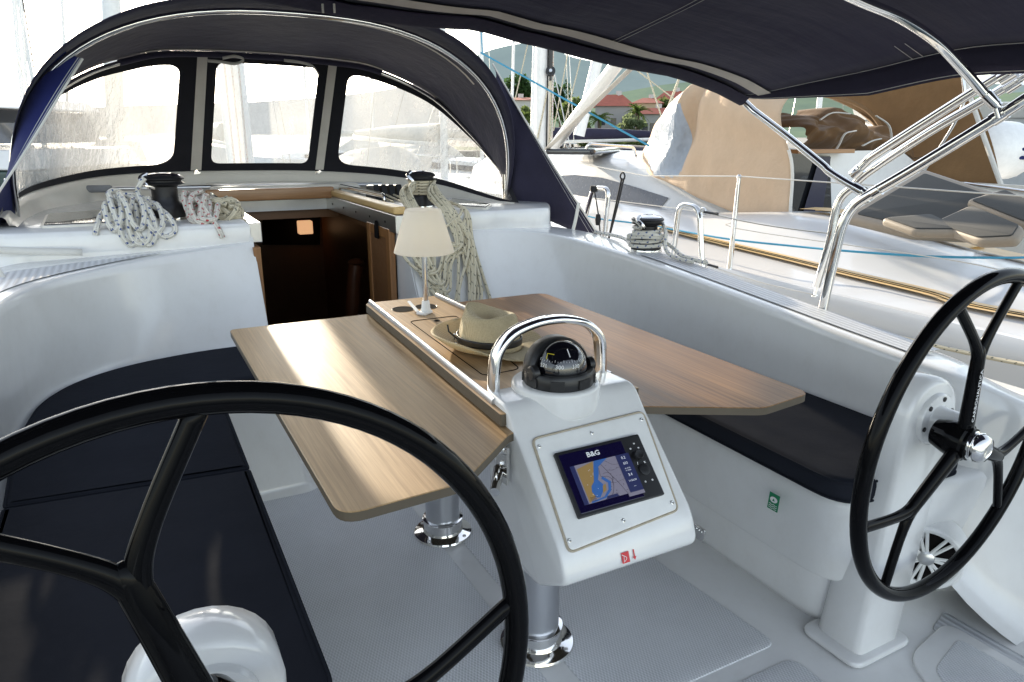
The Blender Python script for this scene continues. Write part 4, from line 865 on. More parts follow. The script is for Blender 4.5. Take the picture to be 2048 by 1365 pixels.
def pane(t0, t1, w0, w1, v0, v1, lab, zl):
    mb = MB(); n = 26; mb.grid([[S(t0+(t1-t0)*i/n, .01+.98*j/12, -.003+.0035*math.sin(i*1.1+j*.9)*math.sin(j*.5)) for j in range(13)] for i in range(n+1)]); o = mb.build('hood_window', M['vinyl' if .3 < t0 < .5 else ('vinyl2' if t0 < .3 else 'vinyl3')], hood, 180, label=lab)
    A = 4.2                               # t to metres, so that corners come out round
    P = densify(rpoly([(w0*A, v0), (w1*A, v0), (w1*A, v1), (w0*A, v1)], zl, 6), .03); cx, cyy = (t0+t1)/2*A, .5; hx, hy = (t1-t0)/2*A, .5
    inn, mid, out = [], [], []
    for p in P:
        # outward to the panel rectangle
        wx, wy = (p.x-(w0+w1)/2*A)/((w1-w0)/2*A), (p.y-(v0+v1)/2)/((v1-v0)/2); k = max(abs(wx), abs(wy)); qx, qy = cx+hx*wx/k, cyy+hy*wy/k
        inn.append(S(p.x/A, p.y, .006)); mid.append(S((p.x*.85+qx*.15)/A, p.y*.85+qy*.15, .009)); out.append(S(qx/A, qy, .007))
    mb = MB(); mb.rings([inn, mid, out]); mb.build('window_border', M['vinylseam'], o, 60); return o
pane(.0, .38, .012, .352, .075, .90, 'left clear window of the hood', [.05, .12, .08, .03]); pane(.38, .62, .405, .595, .075, .925, 'middle clear window of the hood', .07); pane(.62, 1.0, .648, .988, .075, .90, 'right clear window of the hood', [.12, .05, .03, .08])
for tt in (.38, .62):
    mb = MB(); mb.grid([[S(tt+d, .02+.96*j/8, .013+z) for j in range(9)] for d, z in ((-.0075, 0), (-.003, .003), (.003, .003), (.0075, 0))]); mb.build('zip_strip', M['zip'], hood)
    mb = MB(); mb.box(S(tt, .0, .02)+Vector((0, 0, -.005)), (.04, .012, .022)); mb.build('strip_buckle', M['chrome'], hood, 30, .002)
AFT = []
for i in range(49):
    th = math.pi*i/48; c, s_ = math.cos(th), math.sin(th); n_ = 2/2.53
    x = -(abs(c)**n_)*math.copysign(1, c); zz = s_**n_
    AFT.append(Vector((x*1.178-.034, 3.72-.29*zz, .90+.895*zz)))
AFT = [AFT[0]+Vector((-.012, .02, 0))]+AFT[1:]
Af = arc_at(AFT, [(.38, -.32), (.62, .36)])
rows = []
for i in range(61):
    t = .02+.96*i/60; f = Ff(t)+Vector((0, 0, .006)); a = Af(t)+Vector((0, 0, .012)); row = []
    for j in range(15):
        k = j/12; p = f.lerp(a, k)
        if k <= 1: p.z += .035*4*k*(1-k)*(1-abs(2*t-1)**3); p.z += .006*math.sin(t*40+k*6)*k*(1-k)*2
        row.append(p)
    rows.append(row)
mb = MB(); mb.grid(rows); mb.build('canopy', M['navy'], hood, 180, solid=.003)
for k, t0, t1 in ((.80, .22, .80), (.035, .30, .70)):
    mb = MB(); rr = []
    for i in range(31):
        t = t0+(t1-t0)*i/30; f = Ff(t)+Vector((0, 0, .006)); a = Af(t)+Vector((0, 0, .012)); p = f.lerp(a, k); p.z += .14*k*(1-k)*(1-abs(2*t-1)**3)-.006; d = (a-f).normalized()*.012; rr.append([p-d, p-Vector((0, 0, .003)), p+d])
    mb.grid(rr); mb.build('zip_strip', M['zip'], hood)
# tubular frame
mb = MB(); mb.tube([Ff(i/60)+Vector((0, -.02, -.016)) for i in range(61)], .0125, 12); fb_ = mb.build('frame_bow', M['chrome'], hood, 60)
mb = MB(); mb.tube([Ff(.27+.43*i/40)+Vector((0, -.02, -.014)) for i in range(41)], .0165, 12); mb.build('bow_sleeve', M['navy'], fb_, 60)
mb = MB(); mb.tube([AFT[0]+Vector((0, 0, -.0))]+[p+Vector((0, 0, -.012)) for p in AFT[1:-1]]+[AFT[-1]], .0125, 12); mb.build('frame_bow', M['chrome'], hood, 60)
for p in (AFT[0], AFT[-1]):
    mb = MB(); mb.tube([p+Vector((0, 0, .16)), p+Vector((0, 0, .02))], .0155, 12); mb.lathe([(.010, -.03), (.012, .0), (.009, .02)], p, 12); mb.lathe([(.022, -.035), (.022, -.028)], p, 14); mb.build('frame_foot', M['chrome'], hood)
for f in (Ff(0.0), Ff(1.0)):
    mb = MB(); mb.tube([f+Vector((-.02, 0, 0)), f+Vector((.02, 0, 0))], .014, 10); mb.build('frame_hinge', M['chrome'], hood)
# side wings
def wing(t0, t1, hem, mat, lab, bul):
    H = spline(hem, 6); Hf = lambda k: H[min(len(H)-1, int(k*(len(H)-1)))]
    rows = []
    n = 24
    for i in range(n+1):
        k = i/n; a = Af(t0+(t1-t0)*k)+Vector((0, 0, .012*(1-k))); h = H[0].lerp(H[0], 0); x = k*(len(H)-1); q = int(x); h = H[q].lerp(H[min(q+1, len(H)-1)], x-q)
        rows.append([a.lerp(h, j/8)+Vector((bul, 0, 0))*math.sin(math.pi*j/8)*(1-.5*k) for j in range(9)])
    mb = MB(); mb.grid(rows); o = mb.build('side_wing', mat, hood, 180, label=lab, solid=.003)
    mb = MB(); mb.tube([r[-1] for r in rows], .005, 6); mb.build('wing_edge', M['tape'], o)
    for m_ in (.80, .90):
        mb = MB(); mb.tube([r[7].lerp(r[-1], (m_-.8)*5)+Vector((0, -.003, 0)) for r in rows], .0012, 4); mb.build('wing_stitching', M['stitch'], o)
    return rows
wing(.21, .0, [aty(*p) for p in [(165, 118, 3.52), (123, 185, 3.46), (77, 261, 3.42), (40, 320, 3.40), (0, 381, 3.37), (-70, 490, 3.33)]], M['navyb'], 'port side wing of the hood, blue of sun shining through painted in', -.02)
wr = wing(.81, 1.0, [aty(985, 128, 3.55), aty(1050, 240, 3.50), aty(1120, 352, 3.38), (1.5, 3.2, .695)], M['navy'], 'starboard side wing of the hood', .03)
# inside closing panel between the after bow and the windscreen hinge, loose straps
mb = MB(); rr = []
for i in range(13):
    k = i/12; a = Af(.80+.2*k); f = Ff(.80+.2*k); rr.append([f, f.lerp(a, .5)+Vector((.03, 0, 0)), a])
mb.grid(rr)
def strap(pts, w, name='hood_strap', ax=(1, 0, 0)):
    P = spline(pts, 5); mb = MB(); mb.grid([[p-Vector(ax)*w/2 for p in P], [p+Vector(ax)*w/2 for p in P]]); return mb.build(name, M['tape'], hood, 60, solid=.0015)
strap([aty(1158, 405, 3.27), aty(1150, 445, 3.25), aty(1138, 490, 3.2), aty(1128, 540, 3.14)], .022)
strap([aty(415, 122, 4.60), aty(440, 124, 4.58), aty(470, 128, 4.57), aty(488, 120, 4.57), aty(470, 113, 4.58), aty(445, 117, 4.58)], .016, ax=(0, 0, 1)); strap([aty(568, 121, 4.60), aty(600, 125, 4.58), aty(625, 133, 4.57), aty(638, 150, 4.56)], .016, ax=(0, 0, 1))
strap([aty(-20, 500, 3.2), aty(60, 503, 3.15), aty(165, 505, 3.12)], .03, ax=(0, .5, .8)); strap([aty(-10, 530, 2.9), aty(12, 565, 2.85), aty(45, 592, 2.78)], .02, ax=(.7, 0, .7))
# ================================================================== bimini
bim = thing('bimini', 'navy canvas bimini stretched overhead on stainless bows', 'bimini', (0, 1.2, 1.3))
EDGE = [aty(*p, 2.1) for p in [(700, 33), (780, 44), (900, 61), (1040, 87), (1200, 120), (1340, 153), (1440, 187), (1482, 207)]]
ex = [(p.x, p.z) for p in EDGE]; xe = ex[-1][0]
def edge_z(x):
    x = abs(x)
    if x <= .2: return 1.588
    for (x0, z0), (x1, z1) in zip([(0.2, 1.588)]+[e for e in ex if e[0] > .25], [e for e in ex if e[0] > .25]):
        if x <= x1: return z0+(z1-z0)*(x-x0)/(x1-x0)
    return ex[-1][1]
def bim_p(u, y, dz=0):           # u in -1..1 across, y measured as if the leading edge were straight
    x = u*1.385; back = 2.1-y; k = min(1, max(0, back/.85)); k = k*k*(3-2*k)
    za = edge_z(x*xe/1.385) if x > -.2 else 1.588+.05*min(1, (-.2-x)/.5)-.09*max(0, (-.7-x)/.68)**2; zb = 1.745-.112*x*x
    za += .034
    yf = 2.1-(.95*((-.45-x)/.93)**1.3 if x < -.45 else 0)
    return Vector((x*(xe/1.385*(1-k)+k), yf-back*(yf-.1)/2.0, za*(1-k)+zb*k+dz+.006*math.sin(x*9+y*5)*math.sin(y*7)))
ys = [2.1-.05*i for i in range(41)]
mb = MB(); mb.grid([[bim_p(-1+2*j/44, y) for j in range(45)] for y in ys]); can = mb.build('canopy', M['navyc'], bim, 180, solid=.003)
mb = MB(); mb.grid([[bim_p(-1+2*j/88, y, -.009) for j in range(89)] for y in (2.02, 2.0, 1.98, 1.962)]); mb.build('zip_strip', M['zip'], can)
mb = MB(); mb.grid([[bim_p(-1+2*j/44, 2.1, d)+Vector((0, dy, 0)) for j in range(45)] for d, dy in ((.0, .0), (-.02, .012), (-.038, .006), (-.036, -.01), (-.012, -.04))]); mb.build('front_hem', M['navy'], can, 60)
for s in (1, -1):
    mb = MB(); mb.grid([[bim_p(s, y)+Vector((s*.004*j, 0, -(.024*min(1, (2.1-y)/.5)+.003)*j)) for j in range(4)] for y in ys]); mb.build('side_hem', M['navy'], can, 60, solid=.003)
    for dz in (.05, .92):
        mb = MB(); mb.tube([bim_p(s, y)+Vector((s*.004-.005, 0, -dz*3*(.024*min(1, (2.1-y)/.5)+.003))) for y in ys], .0011, 4); mb.build('hem_stitching', M['stitch'], can)
for yy in (1.47, 1.44):
    mb = MB(); mb.tube([bim_p(.93+.07*i/10, yy, -.005) for i in range(11)], .0011, 4); mb.build('hem_stitching', M['stitch'], can)
for x_ in (-.47, .47):
    for o_ in (0, .012):
        mb = MB(); mb.tube([bim_p(x_+o_, y, -.0035) for y in ys[2:]], .0010, 4); mb.build('seam_stitching', M['stitch'], can)
b1 = [atx(1493, 211, 1.36), atx(1570, 270, 1.345), atx(1642, 328, 1.33), atx(1658, 343, 1.325), atx(1690, 364, 1.315), atx(1732, 387, 1.305)]
mb = MB(); mb.tube([bim_p(u_, 2.06, .030) for u_ in (.5, .7, .85, .93)]+[b1[0]+Vector((-.03, .0, .022))]+spline(b1, 5)[1:], .0135, 12); mb.build('bimini_bow', M['chrome'], bim, 60)
b2 = [atx(1600, -55, .52), atx(1720, 2, .81), atx(1800, 36, 1.0), atx(1870, 82, 1.15), atx(1922, 135, 1.25), atx(1962, 180, 1.32), atx(1996, 214, 1.36)]
mb = MB(); mb.tube([bim_p(u, 1.27, -.018) for u in (-.95, -.6, -.3, 0, .2)]+spline(b2, 5), .0135, 12); mb.build('bimini_bow', M['chrome'], bim, 60)
for e, d in ((b1[-1], b1[-2]), (b2[-1], b2[-2])):
    mb = MB(); t = (e-d).normalized(); mb.tube([e-t*.05, e-t*.01], .0165, 12); mb.tube([e-t*.01, e+Vector((.0, -.01, -.03))], .009, 10); mb.build('bow_knuckle', M['chrome'], bim)
for px in (645, 668):
    mb = MB(); q = aty(px, 8, 2.0); mb.tube([q, q+Vector((0, 0, -.022))], .003, 6); mb.build('zip_pull', M['tape'], bim)
# ================================================================== stern rail, gate hoops, guard wires
rail = thing('stern_rail', 'polished stainless stern rail of parallel sloping tubes on the starboard quarter', 'stern rail', (1.3, 1.6, .66))
def rtube(pts, r, name='rail_tube', par=None): mb = MB(); mb.tube(fillet(pts, .12, 6) if len(pts) < 4 else spline(pts, 5), r, 14); return mb.build(name, M['chrome'], par or rail, 60)
rtube([atx(1636, 662, 1.28), atx(1640, 645, 1.28), atx(1670, 508, 1.28), atx(1685, 452, 1.282), atx(1703, 418, 1.29), atx(1732, 394, 1.30), atx(1827, 338, 1.33), atx(1998, 233, 1.37), atx(2100, 166, 1.40)], .0165)
rtube([atx(1633, 573, 1.50), atx(1659, 484, 1.50), atx(1671, 424, 1.50), atx(1684, 394, 1.505), atx(1706, 374, 1.51), atx(1738, 344, 1.515), atx(1861, 263, 1.53), atx(1981, 193, 1.55), atx(2100, 118, 1.57)], .0145)
rtube([atx(1706, 352, 1.42), atx(1730, 327, 1.425), atx(1762, 302, 1.43), atx(1964, 173, 1.47), atx(2100, 90, 1.49)], .0145)
for (px, py, X, qx, qy) in ((1706, 352, 1.42, 1722, 337), (2000, 160, 1.475, 2030, 142), (2012, 178, 1.55, 2040, 160), (1745, 388, 1.305, 1760, 379), (1985, 241, 1.37, 2012, 224)):
    mb = MB(); mb.tube([atx(px, py, X), atx(qx, qy, X+.004)], .0195, 14); mb.build('tube_sleeve', M['chrome'], rail, 40)
mb = MB(); mb.tube([atx(1634, 572, 1.5), atx(1630, 590, 1.5)], .006, 8); mb.lathe([(.012, -.003), (.012, .003)], atx(1629, 592, 1.5), 10); mb.build('lifeline_eye', M['chrome'], rail)
def hoop(pts, r, label):
    P = [Vector(p) for p in pts]; mb = MB(); mb.tube(fillet(P, .05, 6), r, 12); return obj1(mb, 'gate_hoop', M['chrome'], label, 'gate hoop', 'stainless gate hoops beside the coaming', 60)
hoop([atx(1336, 560, 1.50), atx(1345, 520, 1.50), atx(1359, 408, 1.50), atx(1399, 416, 1.50), atx(1406, 575, 1.50), atx(1407, 600, 1.5)], .0135, 'polished gate hoop to the right of the coaming winch')
hoop([atx(1160, 480, 1.52), atx(1168, 445, 1.52), atx(1186, 376, 1.52), atx(1218, 378, 1.52), atx(1206, 500, 1.52), atx(1205, 520, 1.52)], .0135, 'polished gate hoop beside the dark hood wing')
gw = thing('guard_wire', 'thin steel guard wires running aft from the gate hoop', 'guard wire', (1.5, 2.4, .9))
for a, b in (((1402, 423), (1668, 468)), ((1406, 527), (1631, 590))):
    A, B = atx(*a, 1.5), atx(*b, 1.5); mb = MB(); mb.tube([A.lerp(B, i/10)+Vector((0, 0, -.012*math.sin(math.pi*i/10))) for i in range(11)], .0028, 6); mb.build('wire', M['wire'], gw)
    mb = MB(); mb.tube([A.lerp(B, .03), A.lerp(B, .15)], .006, 8); mb.build('pelican_hook', M['black'], gw)
    mb = MB(); q = A.lerp(B, .02); mb.tube([q+Vector((0, .018*math.cos(t), .018*math.sin(t))) for t in [i*.52 for i in range(12)]], .0028, 6, True); mb.build('hook_ring', M['chrome'], gw)
mb = MB(); a, b = atx(1245, 357, 1.6), atx(1212, 500, 1.6); mb.tube(spline([a+Vector((0, .006, 0)), a.lerp(b, .4)+Vector((0, .004, 0)), b], 6), .005, 7); mb.tube(spline([a-Vector((0, .012, 0)), a.lerp(b, .4)-Vector((0, .012, 0)), b], 6), .005, 7); mb.tube([a+Vector((0, .02*math.cos(t), .02*math.sin(t)+.01)) for t in [i*.6 for i in range(11)]], .0045, 7, True); obj1(mb, 'black_lanyard', M['ropeblk'], 'black doubled lanyard standing beside the second gate hoop', 'line', smooth=180)
mb = MB(); a = atx(1188, 378, 1.51); mb.tube(spline([a, atx(1192, 400, 1.51), atx(1198, 440, 1.51), atx(1202, 490, 1.51)], 5), .004, 6); mb.tube(spline([a, atx(1178, 410, 1.51), atx(1168, 440, 1.51)], 5), .004, 6); mb.lathe([(.012, -.03), (.017, 0), (.012, .03)], atx(1196, 440, 1.51), 10); mb.lathe([(.020, -.016), (.022, 0), (.02, .016)], a, 12); obj1(mb, 'black_lashing', M['ropeblk'], 'black lashing with a small block tied to the gate hoop by the hood', 'line', smooth=60)
# ================================================================== the yacht moored alongside to starboard
nb = thing('moored_yacht', 'white sailing yacht with teak trim moored alongside on the starboard side', 'sailing yacht', (3.5, 4, 0))
NX = 2.45
RAIL = [Vector((NX, y, .42+.012*y)) for y in (-3, -1, 0, 1, 2, 3, 4, 5, 6, 7.5, 9, 11)]; RAIL = [Vector((p.x+(.0 if p.y < 6 else .05*(p.y-6)**1.7), p.y, p.z)) for p in RAIL]
def rl(y):
    for a, b in zip(RAIL, RAIL[1:]):
        if y <= b.y: return a.lerp(b, (y-a.y)/(b.y-a.y))
    return RAIL[-1]
# teak strip on the deck and teak capping of the cockpit coaming, as surveyed
T1 = spline([Vector((2.92, .6, .50)), atz(1990, 625, .49), atz(1860, 590, .50), atz(1700, 552, .51), atz(1560, 517, .515), atz(1440, 488, .52), atz(1328, 459, .525), Vector((3.55, 7.0, .56)), Vector((4.0, 10.5, .60))], 5)
T2 = spline([Vector((3.1, .6, .56)), atz(2010, 517, .60), atz(1940, 500, .63), atz(1800, 460, .70), atz(1690, 432, .755), atz(1585, 424, .74), Vector((3.66, 5.0, .62)), Vector((3.72, 6.6, .60)), Vector((4.2, 10.5, .62))], 5)
mb = MB(); rows = []; n = 60
def at_f(L, t): x = t*(len(L)-1); i = min(len(L)-2, int(x)); return L[i].lerp(L[i+1], x-i)
for i in range(n+1):
    t = i/n; a = at_f(T1, t); b = at_f(T2, t); r = rl(a.y); r = Vector((min(r.x, a.x-.15), r.y, r.z))
    rows.append([Vector((r.x+.02, r.y, -1.35)), Vector((r.x-.03, r.y, -.3)), r+Vector((-.01, 0, -.05)), r, r+Vector((.015, 0, .022)), r+Vector((.055, 0, .022)), r+Vector((.07, 0, .0)), a+Vector((-.06, 0, -.005)), a, a+Vector((.05, 0, .015)), a.lerp(b, .45)+Vector((-.02, 0, .06)), a.lerp(b, .85)+Vector((-.0, 0, .03)), b, b+Vector((.12, .05, -.005)), b+Vector((.2, .1, -.35))])
mb.grid(rows); mb.build('hull_and_deck', M['gel3'], nb, 50)
def strip(L, w, t0, t1, lift, name, k=40):
    mb = MB(); rr = []
    for i in range(k+1):
        p = at_f(L, t0+(t1-t0)*i/k); rr.append([p+Vector((-w*.55, 0, lift)), p+Vector((w*.45, .0, lift+.004)), p+Vector((w*.45, 0, lift-.02))])
    mb.grid(rr); return mb.build(name, M['teaky'], nb, 30)
strip(T1, .13, .0, .78, .014, 'teak_strip'); strip(T2, .17, .06, .60, .028, 'coaming_cap')
mb = MB()
for o in (-.035, .0): mb.tube([at_f(T1, .78*i/50)+Vector((o, 0, .0175)) for i in range(51)], .0022, 4)
mb.build('caulking_line', M['dark'], nb, 0)
# coachroof with its long dark window
CX = 3.72
prof = [(0, .50), (.06, .60), (.16, .93), (.24, 1.0), (.6, 1.07), (1.3, 1.10), (2.0, 1.07), (2.36, 1.0), (2.45, .9), (2.55, .5)]
mb = MB(); rs = []
for y, k, h in [(4.55, 1, 1), (4.6, 1, 1), (6.2, 1, 1), (8.0, .92, .98), (9.6, .74, .93), (10.8, .5, .82), (11.6, .34, .5)]:
    c = CX+1.27; rs.append([Vector((c+(CX+x-c)*k, y, .5+(z-.5)*h)) for x, z in prof])
mb.rings(rs, False, 0); mb.add([v for v in rs[0]], [tuple(range(len(prof)))]); nbc = mb.build('coachroof', M['gel3'], nb, 40)
def on_side(px, py): return atp(px, py, (CX+.11-.012, 6, .76), (-.957, 0, .29))
W_ = [on_side(*p) for p in [(1106, 352), (1150, 350), (1205, 356), (1262, 372), (1337, 396), (1309, 428), (1235, 427), (1165, 420), (1120, 402)]]
mb = MB(); mb.add([p for p in W_], [tuple(range(len(W_)))]); mb.build('cabin_window', plain('dirty smoked window', (.05, .055, .075), .25, 0, .4, 12), nbc, 0)
mb = MB(); a, b = atz(1170, 306, 1.10), atz(1272, 312, 1.06); mb.tube(fillet([a, a+Vector((0, -.05, .09)), b+Vector((0, .05, .09)), b], .06), .016, 10); mb.build('grab_rail', M['chrome'], nbc)
mb = MB(); a, b = atz(1088, 306, 1.1), atz(1168, 300, 1.1); mb.slab(rpoly([(a.x, a.y), (b.x, b.y), (b.x+.5, b.y-.1), (a.x+.5, a.y-.2)], .06), 1.08, 1.14, .02); mb.build('roof_hatch', M['smoke'], nbc)
# bulkhead and companionway facing aft, cockpit well
mb = MB(); bk = 4.42
P = [aty(1578, 305, bk), aty(1800, 300, bk), aty(1860, 350, bk), aty(1820, 470, bk), aty(1578, 470, bk)]; mb.add(P, [tuple(range(5))]); mb.build('bulkhead', M['gel'], nb, 0)
mb = MB(); P = [aty(1580, 308, bk-.03), aty(1660, 312, bk-.03), aty(1664, 445, bk-.03), aty(1598, 440, bk-.03), aty(1580, 400, bk-.03)]; mb.add(P, [tuple(range(5))]); mb.build('companionway', M['smoke'], nb, 0)
mb = MB(); P = [aty(1640, 314, bk-.06), aty(1662, 314, bk-.06), aty(1640, 455, bk-.06), aty(1597, 455, bk-.06)]; mb.add(P, [(0, 1, 2, 3)]); mb.build('washboard', plain('dark blue panel', (.015, .015, .04), .4), nb, 0)
mb = MB(); a, b = aty(1578, 300, bk-.05), aty(1690, 305, bk-.05); mb.box((a+b)/2, ((b-a).length, .2, .035)); mb.build('bridge_trim', M['teak'], nb, 30, .004)
mb = MB(); mb.box((4.9, 2.0, .12), (2.5, 5.0, .05)); mb.box((6.15, 2.0, .5), (.06, 5.0, .75)); mb.build('cockpit_well', M['gel2'], nb, 0)
mb = MB(); mb.box((6.9, 3, .55), (1.5, 9, .05)); mb.build('far_side_deck', M['gel'], nb, 0)
mb = MB()
for z_, o in ((.0, 0), (.05, .06), (-.06, -.1)):
    a, b = atx(1930, 392+z_*400, 5.9+o), atx(2075, 412+z_*400, 5.9+o); mb.tube([a, b], .02, 10)
mb.build('far_rail', M['chrome'], nb)
# stanchion and guard wires of that yacht
mb = MB(); a, b = Vector(atx(1458, 552, NX+.035)), Vector(atx(1478, 357, NX+.035)); mb.tube([a, b], [.017, .012], 12); mb.lathe([(.03, -.01), (.028, .012), (.018, .03)], a, 14); mb.lathe([(.014, 0), (.016, .012), (.008, .022)], b, 12); st_ = mb.build('stanchion', M['chrome'], nb)
mb = MB(); tp = b+Vector((0, 0, .012)); mb.tube([atx(1060, 308, NX+.2), atx(1290, 352, NX+.05), tp, atx(1760, 372, NX+.03), atx(2060, 394, NX+.03)], .0035, 6); mb.build('guard_wire', M['wire'], nb)
mb = MB(); mb.tube(spline([a+Vector((0, 6, .30)), a.lerp(b, .62)+Vector((0, .5, .0)), a.lerp(b, .5), atx(1900, 520, NX+.03), atx(2060, 560, NX+.03)], 5), .0028, 6); mb.build('guard_wire', M['wire'], nb)
# shore line and blue line led along the deck
def line(pts, r, mat, label, cat='line', name='deck_line', uv=False): mb = MB(); mb.tube(spline(pts, 6), r, 8, uv=uv); return obj1(mb, name, mat, label, cat, None, 180)
line([atz(1150, 426, .64), atz(1200, 438, .63), atz(1280, 448, .63), atz(1350, 460, .625), atz(1460, 479, .63), atz(1590, 493, .64), atz(1700, 503, .66), atz(1850, 513, .66), atz(2000, 516, .66), atz(2100, 514, .66)], .0065, M['ropeblue'], 'turquoise line lying along the neighbouring deck', name='blue_line')
line([atx(1480, 575, 2.40), atx(1640, 632, 2.40), atx(1820, 680, 2.39), atx(1960, 712, 2.39), atx(2080, 735, 2.39)], .009, M['ropew'], 'pale rope hanging along the neighbouring hull side', name='hull_line', uv=True)
# tan sprayhood of that yacht
M['cloudy'] = fabric('cloudy pale vinyl', (.46, .52, .60), 30, .3, rough=.22, bs=.3, wr=1.2, transl=.3)
th = thing('sprayhood', 'tan canvas sprayhood of the neighbouring yacht with creased sunlit front', 'sprayhood', (3.6, 4.8, .7))
D0 = 3.60; K = lambda px, py, x=D0: atx(px, py, x)
botL = [K(1583, 467), K(1520, 445), K(1450, 418), K(1400, 398), K(1362, 378), atx(1330, 362, 3.68), atx(1298, 345, 3.85), atx(1280, 330, 4.1), atx(1278, 318, 4.5)]
midL = [K(1583, 330, 3.60), K(1520, 318, 3.58), K(1455, 300, 3.57), K(1415, 292, 3.58), K(1378, 288, 3.62), atx(1350, 285, 3.70), atx(1322, 282, 3.9), atx(1300, 285, 4.2), atx(1296, 285, 4.55)]
topL = [K(1581, 192, 3.62), K(1530, 180, 3.62), K(1480, 165, 3.63), K(1440, 160, 3.66), K(1405, 165, 3.70), atx(1380, 178, 3.78), atx(1352, 200, 3.95), atx(1335, 225, 4.25), atx(1330, 235, 4.6)]
rofL = [Vector((4.9, 3.85, 1.98)), Vector((4.9, 4.1, 2.0)), Vector((4.9, 4.4, 2.0)), Vector((4.9, 4.7, 2.0)), Vector((4.9, 5.0, 1.98)), Vector((4.9, 5.3, 1.93)), Vector((4.95, 5.6, 1.83)), Vector((5.0, 5.85, 1.65)), Vector((5.0, 5.95, 1.5))]
rows = [spline(r, 8) for r in (botL, midL, topL, rofL)]
G = [spline([rows[j][i] for j in range(4)], 14) for i in range(len(rows[0]))]
mats = []
for i, g in enumerate(G):
    for j, p in enumerate(g):
        fi, fj = i/2, j*24/42
        w = max(0, 1-abs((fi-14-(24-fj)*.30))/1.8); p.x -= .12*w*w*(3-2*w)*math.sin(math.pi*min(1, fj/22)); p.x += .085*math.exp(-((fi-12.5-(24-fj)*.28)/1.5)**2)*math.sin(math.pi*min(1, fj/20)); p.x -= .04*math.exp(-((fi-20-(24-fj)*.10)/2.0)**2)
        p.x += .022*mnoise.noise(Vector((fi*.35, fj*.22, 2)))
mb = MB(); mb.grid(G)
nj = len(G[0])-1
def win(i, j):
    u_, v_ = (i/64*32-22.2)/5.2, (j*24/42-8.0)/7.2; u_ += .25*v_*v_; return abs(u_)**2.6+abs(v_)**2.6 < 1
mb.m = [1 if win(f//nj+.5, f % nj+.5) else 0 for f in range(len(mb.f))]
mb.build('canopy', [M['tan'], M['cloudy']], th, 180, solid=.004)
mb = MB(); rr = [g[0] for g in G]; mb.tube([G[0][j]+Vector((-.006, -.004, 0)) for j in range(18)], .012, 8); mb.build('canopy_edge', M['tape'], th)
# inside of that hood's far side, shade painted in as brown, and its frame
br = thing('cockpit_cover', 'far canvas side of the neighbouring hood from inside, shade painted in as brown', 'canvas cover', (6.2, 4.4, 1))
X2 = 6.2
A_ = [atx(1930, 160, X2), atx(1880, 120, X2), atx(1780, 110, X2), atx(1690, 170, X2), atx(1640, 190, X2)]; B_ = [atx(2005, 388, X2), atx(1950, 388, X2), atx(1860, 368, X2), atx(1800, 320, X2), atx(1745, 245, X2)]
a = spline(A_, 5); b = spline(B_, 5); mb = MB(); mb.grid([[p.lerp(q, j/10)+Vector((.10*math.sin(math.pi*j/10), 0, 0)) for j in range(11)] for p, q in zip(a, b)]); mb.build('cover_panel', M['brown'], br, 180, solid=.004)
mb = MB(); mb.tube([atx(1928, 158, X2-.03), atx(1968, 275, X2-.03), atx(2012, 398, X2-.03)], .022, 8); mb.build('cover_edge', M['tape'], br)
mb = MB(); mb.tube(spline([atx(1925, 150, X2-.12), atx(1928, 200, X2-.12), atx(1905, 255, X2-.1), atx(1850, 340, X2-.1), atx(1815, 385, X2-.1)], 6), .016, 10); mb.build('cover_bow', M['chrome'], br)
mb = MB(); mb.tube(spline([atx(1640, 190, X2-.05), atx(1690, 200, X2-.05), atx(1735, 222, X2-.05), atx(1765, 258, X2-.05), atx(1795, 310, X2-.05)], 6), .02, 10); mb.build('cover_bow', M['brown'], br)
# heap of folded brown canvas on the hatch
hp = thing('canvas_heap', 'heap of crumpled brown canvas with pale straps on the neighbouring cabin top', 'canvas', (4.95, 4.65, 1.05))
mb = MB(); rnd = random.Random(4)
c0 = aty(1680, 300, 4.7); rows = []
for i in range(49):
    u = i/48; base = aty(1578+u*225, 305+14*u, 4.62); top = aty(1578+u*225, 305-math.sin(math.pi*min(1, .12+u*.95))**.6*(88-20*u)-8*math.sin(u*17)-5*math.sin(u*31+1), 4.75)
    row = []
    for j in range(17):
        v = j/16; p = base.lerp(top, min(1, v*1.25)); p.y += -.22*math.sin(math.pi*min(1, v*1.1))+(.5 if v > .8 else 0)*(v-.8)*4
        nz = mnoise.noise(Vector((u*7, v*3.5, 1)))+.6*mnoise.noise(Vector((u*15+v*9, v*6, 4)))+.55*(1-2*abs(mnoise.noise(Vector((u*13-v*6, v*7+u*3, 9)))))**3-.3; p += Vector((0, -.13*nz, .05*nz)); row.append(p)
    rows.append(row)
mb.grid(rows); mb.build('canvas_fold', M['brown2'], hp, 180, sub=1)
for pts in ([(1752, 232), (1778, 252), (1782, 285), (1770, 300)], [(1712, 262), (1690, 268), (1678, 290), (1668, 305)], [(1725, 292), (1745, 282), (1762, 278)], [(1640, 240), (1665, 226), (1700, 228)]):
    mb = MB(); mb.tube(spline([aty(x, y, 4.36) for x, y in pts], 5), .012, 6, sx=.5); mb.build('canvas_strap', M['tape'], hp)
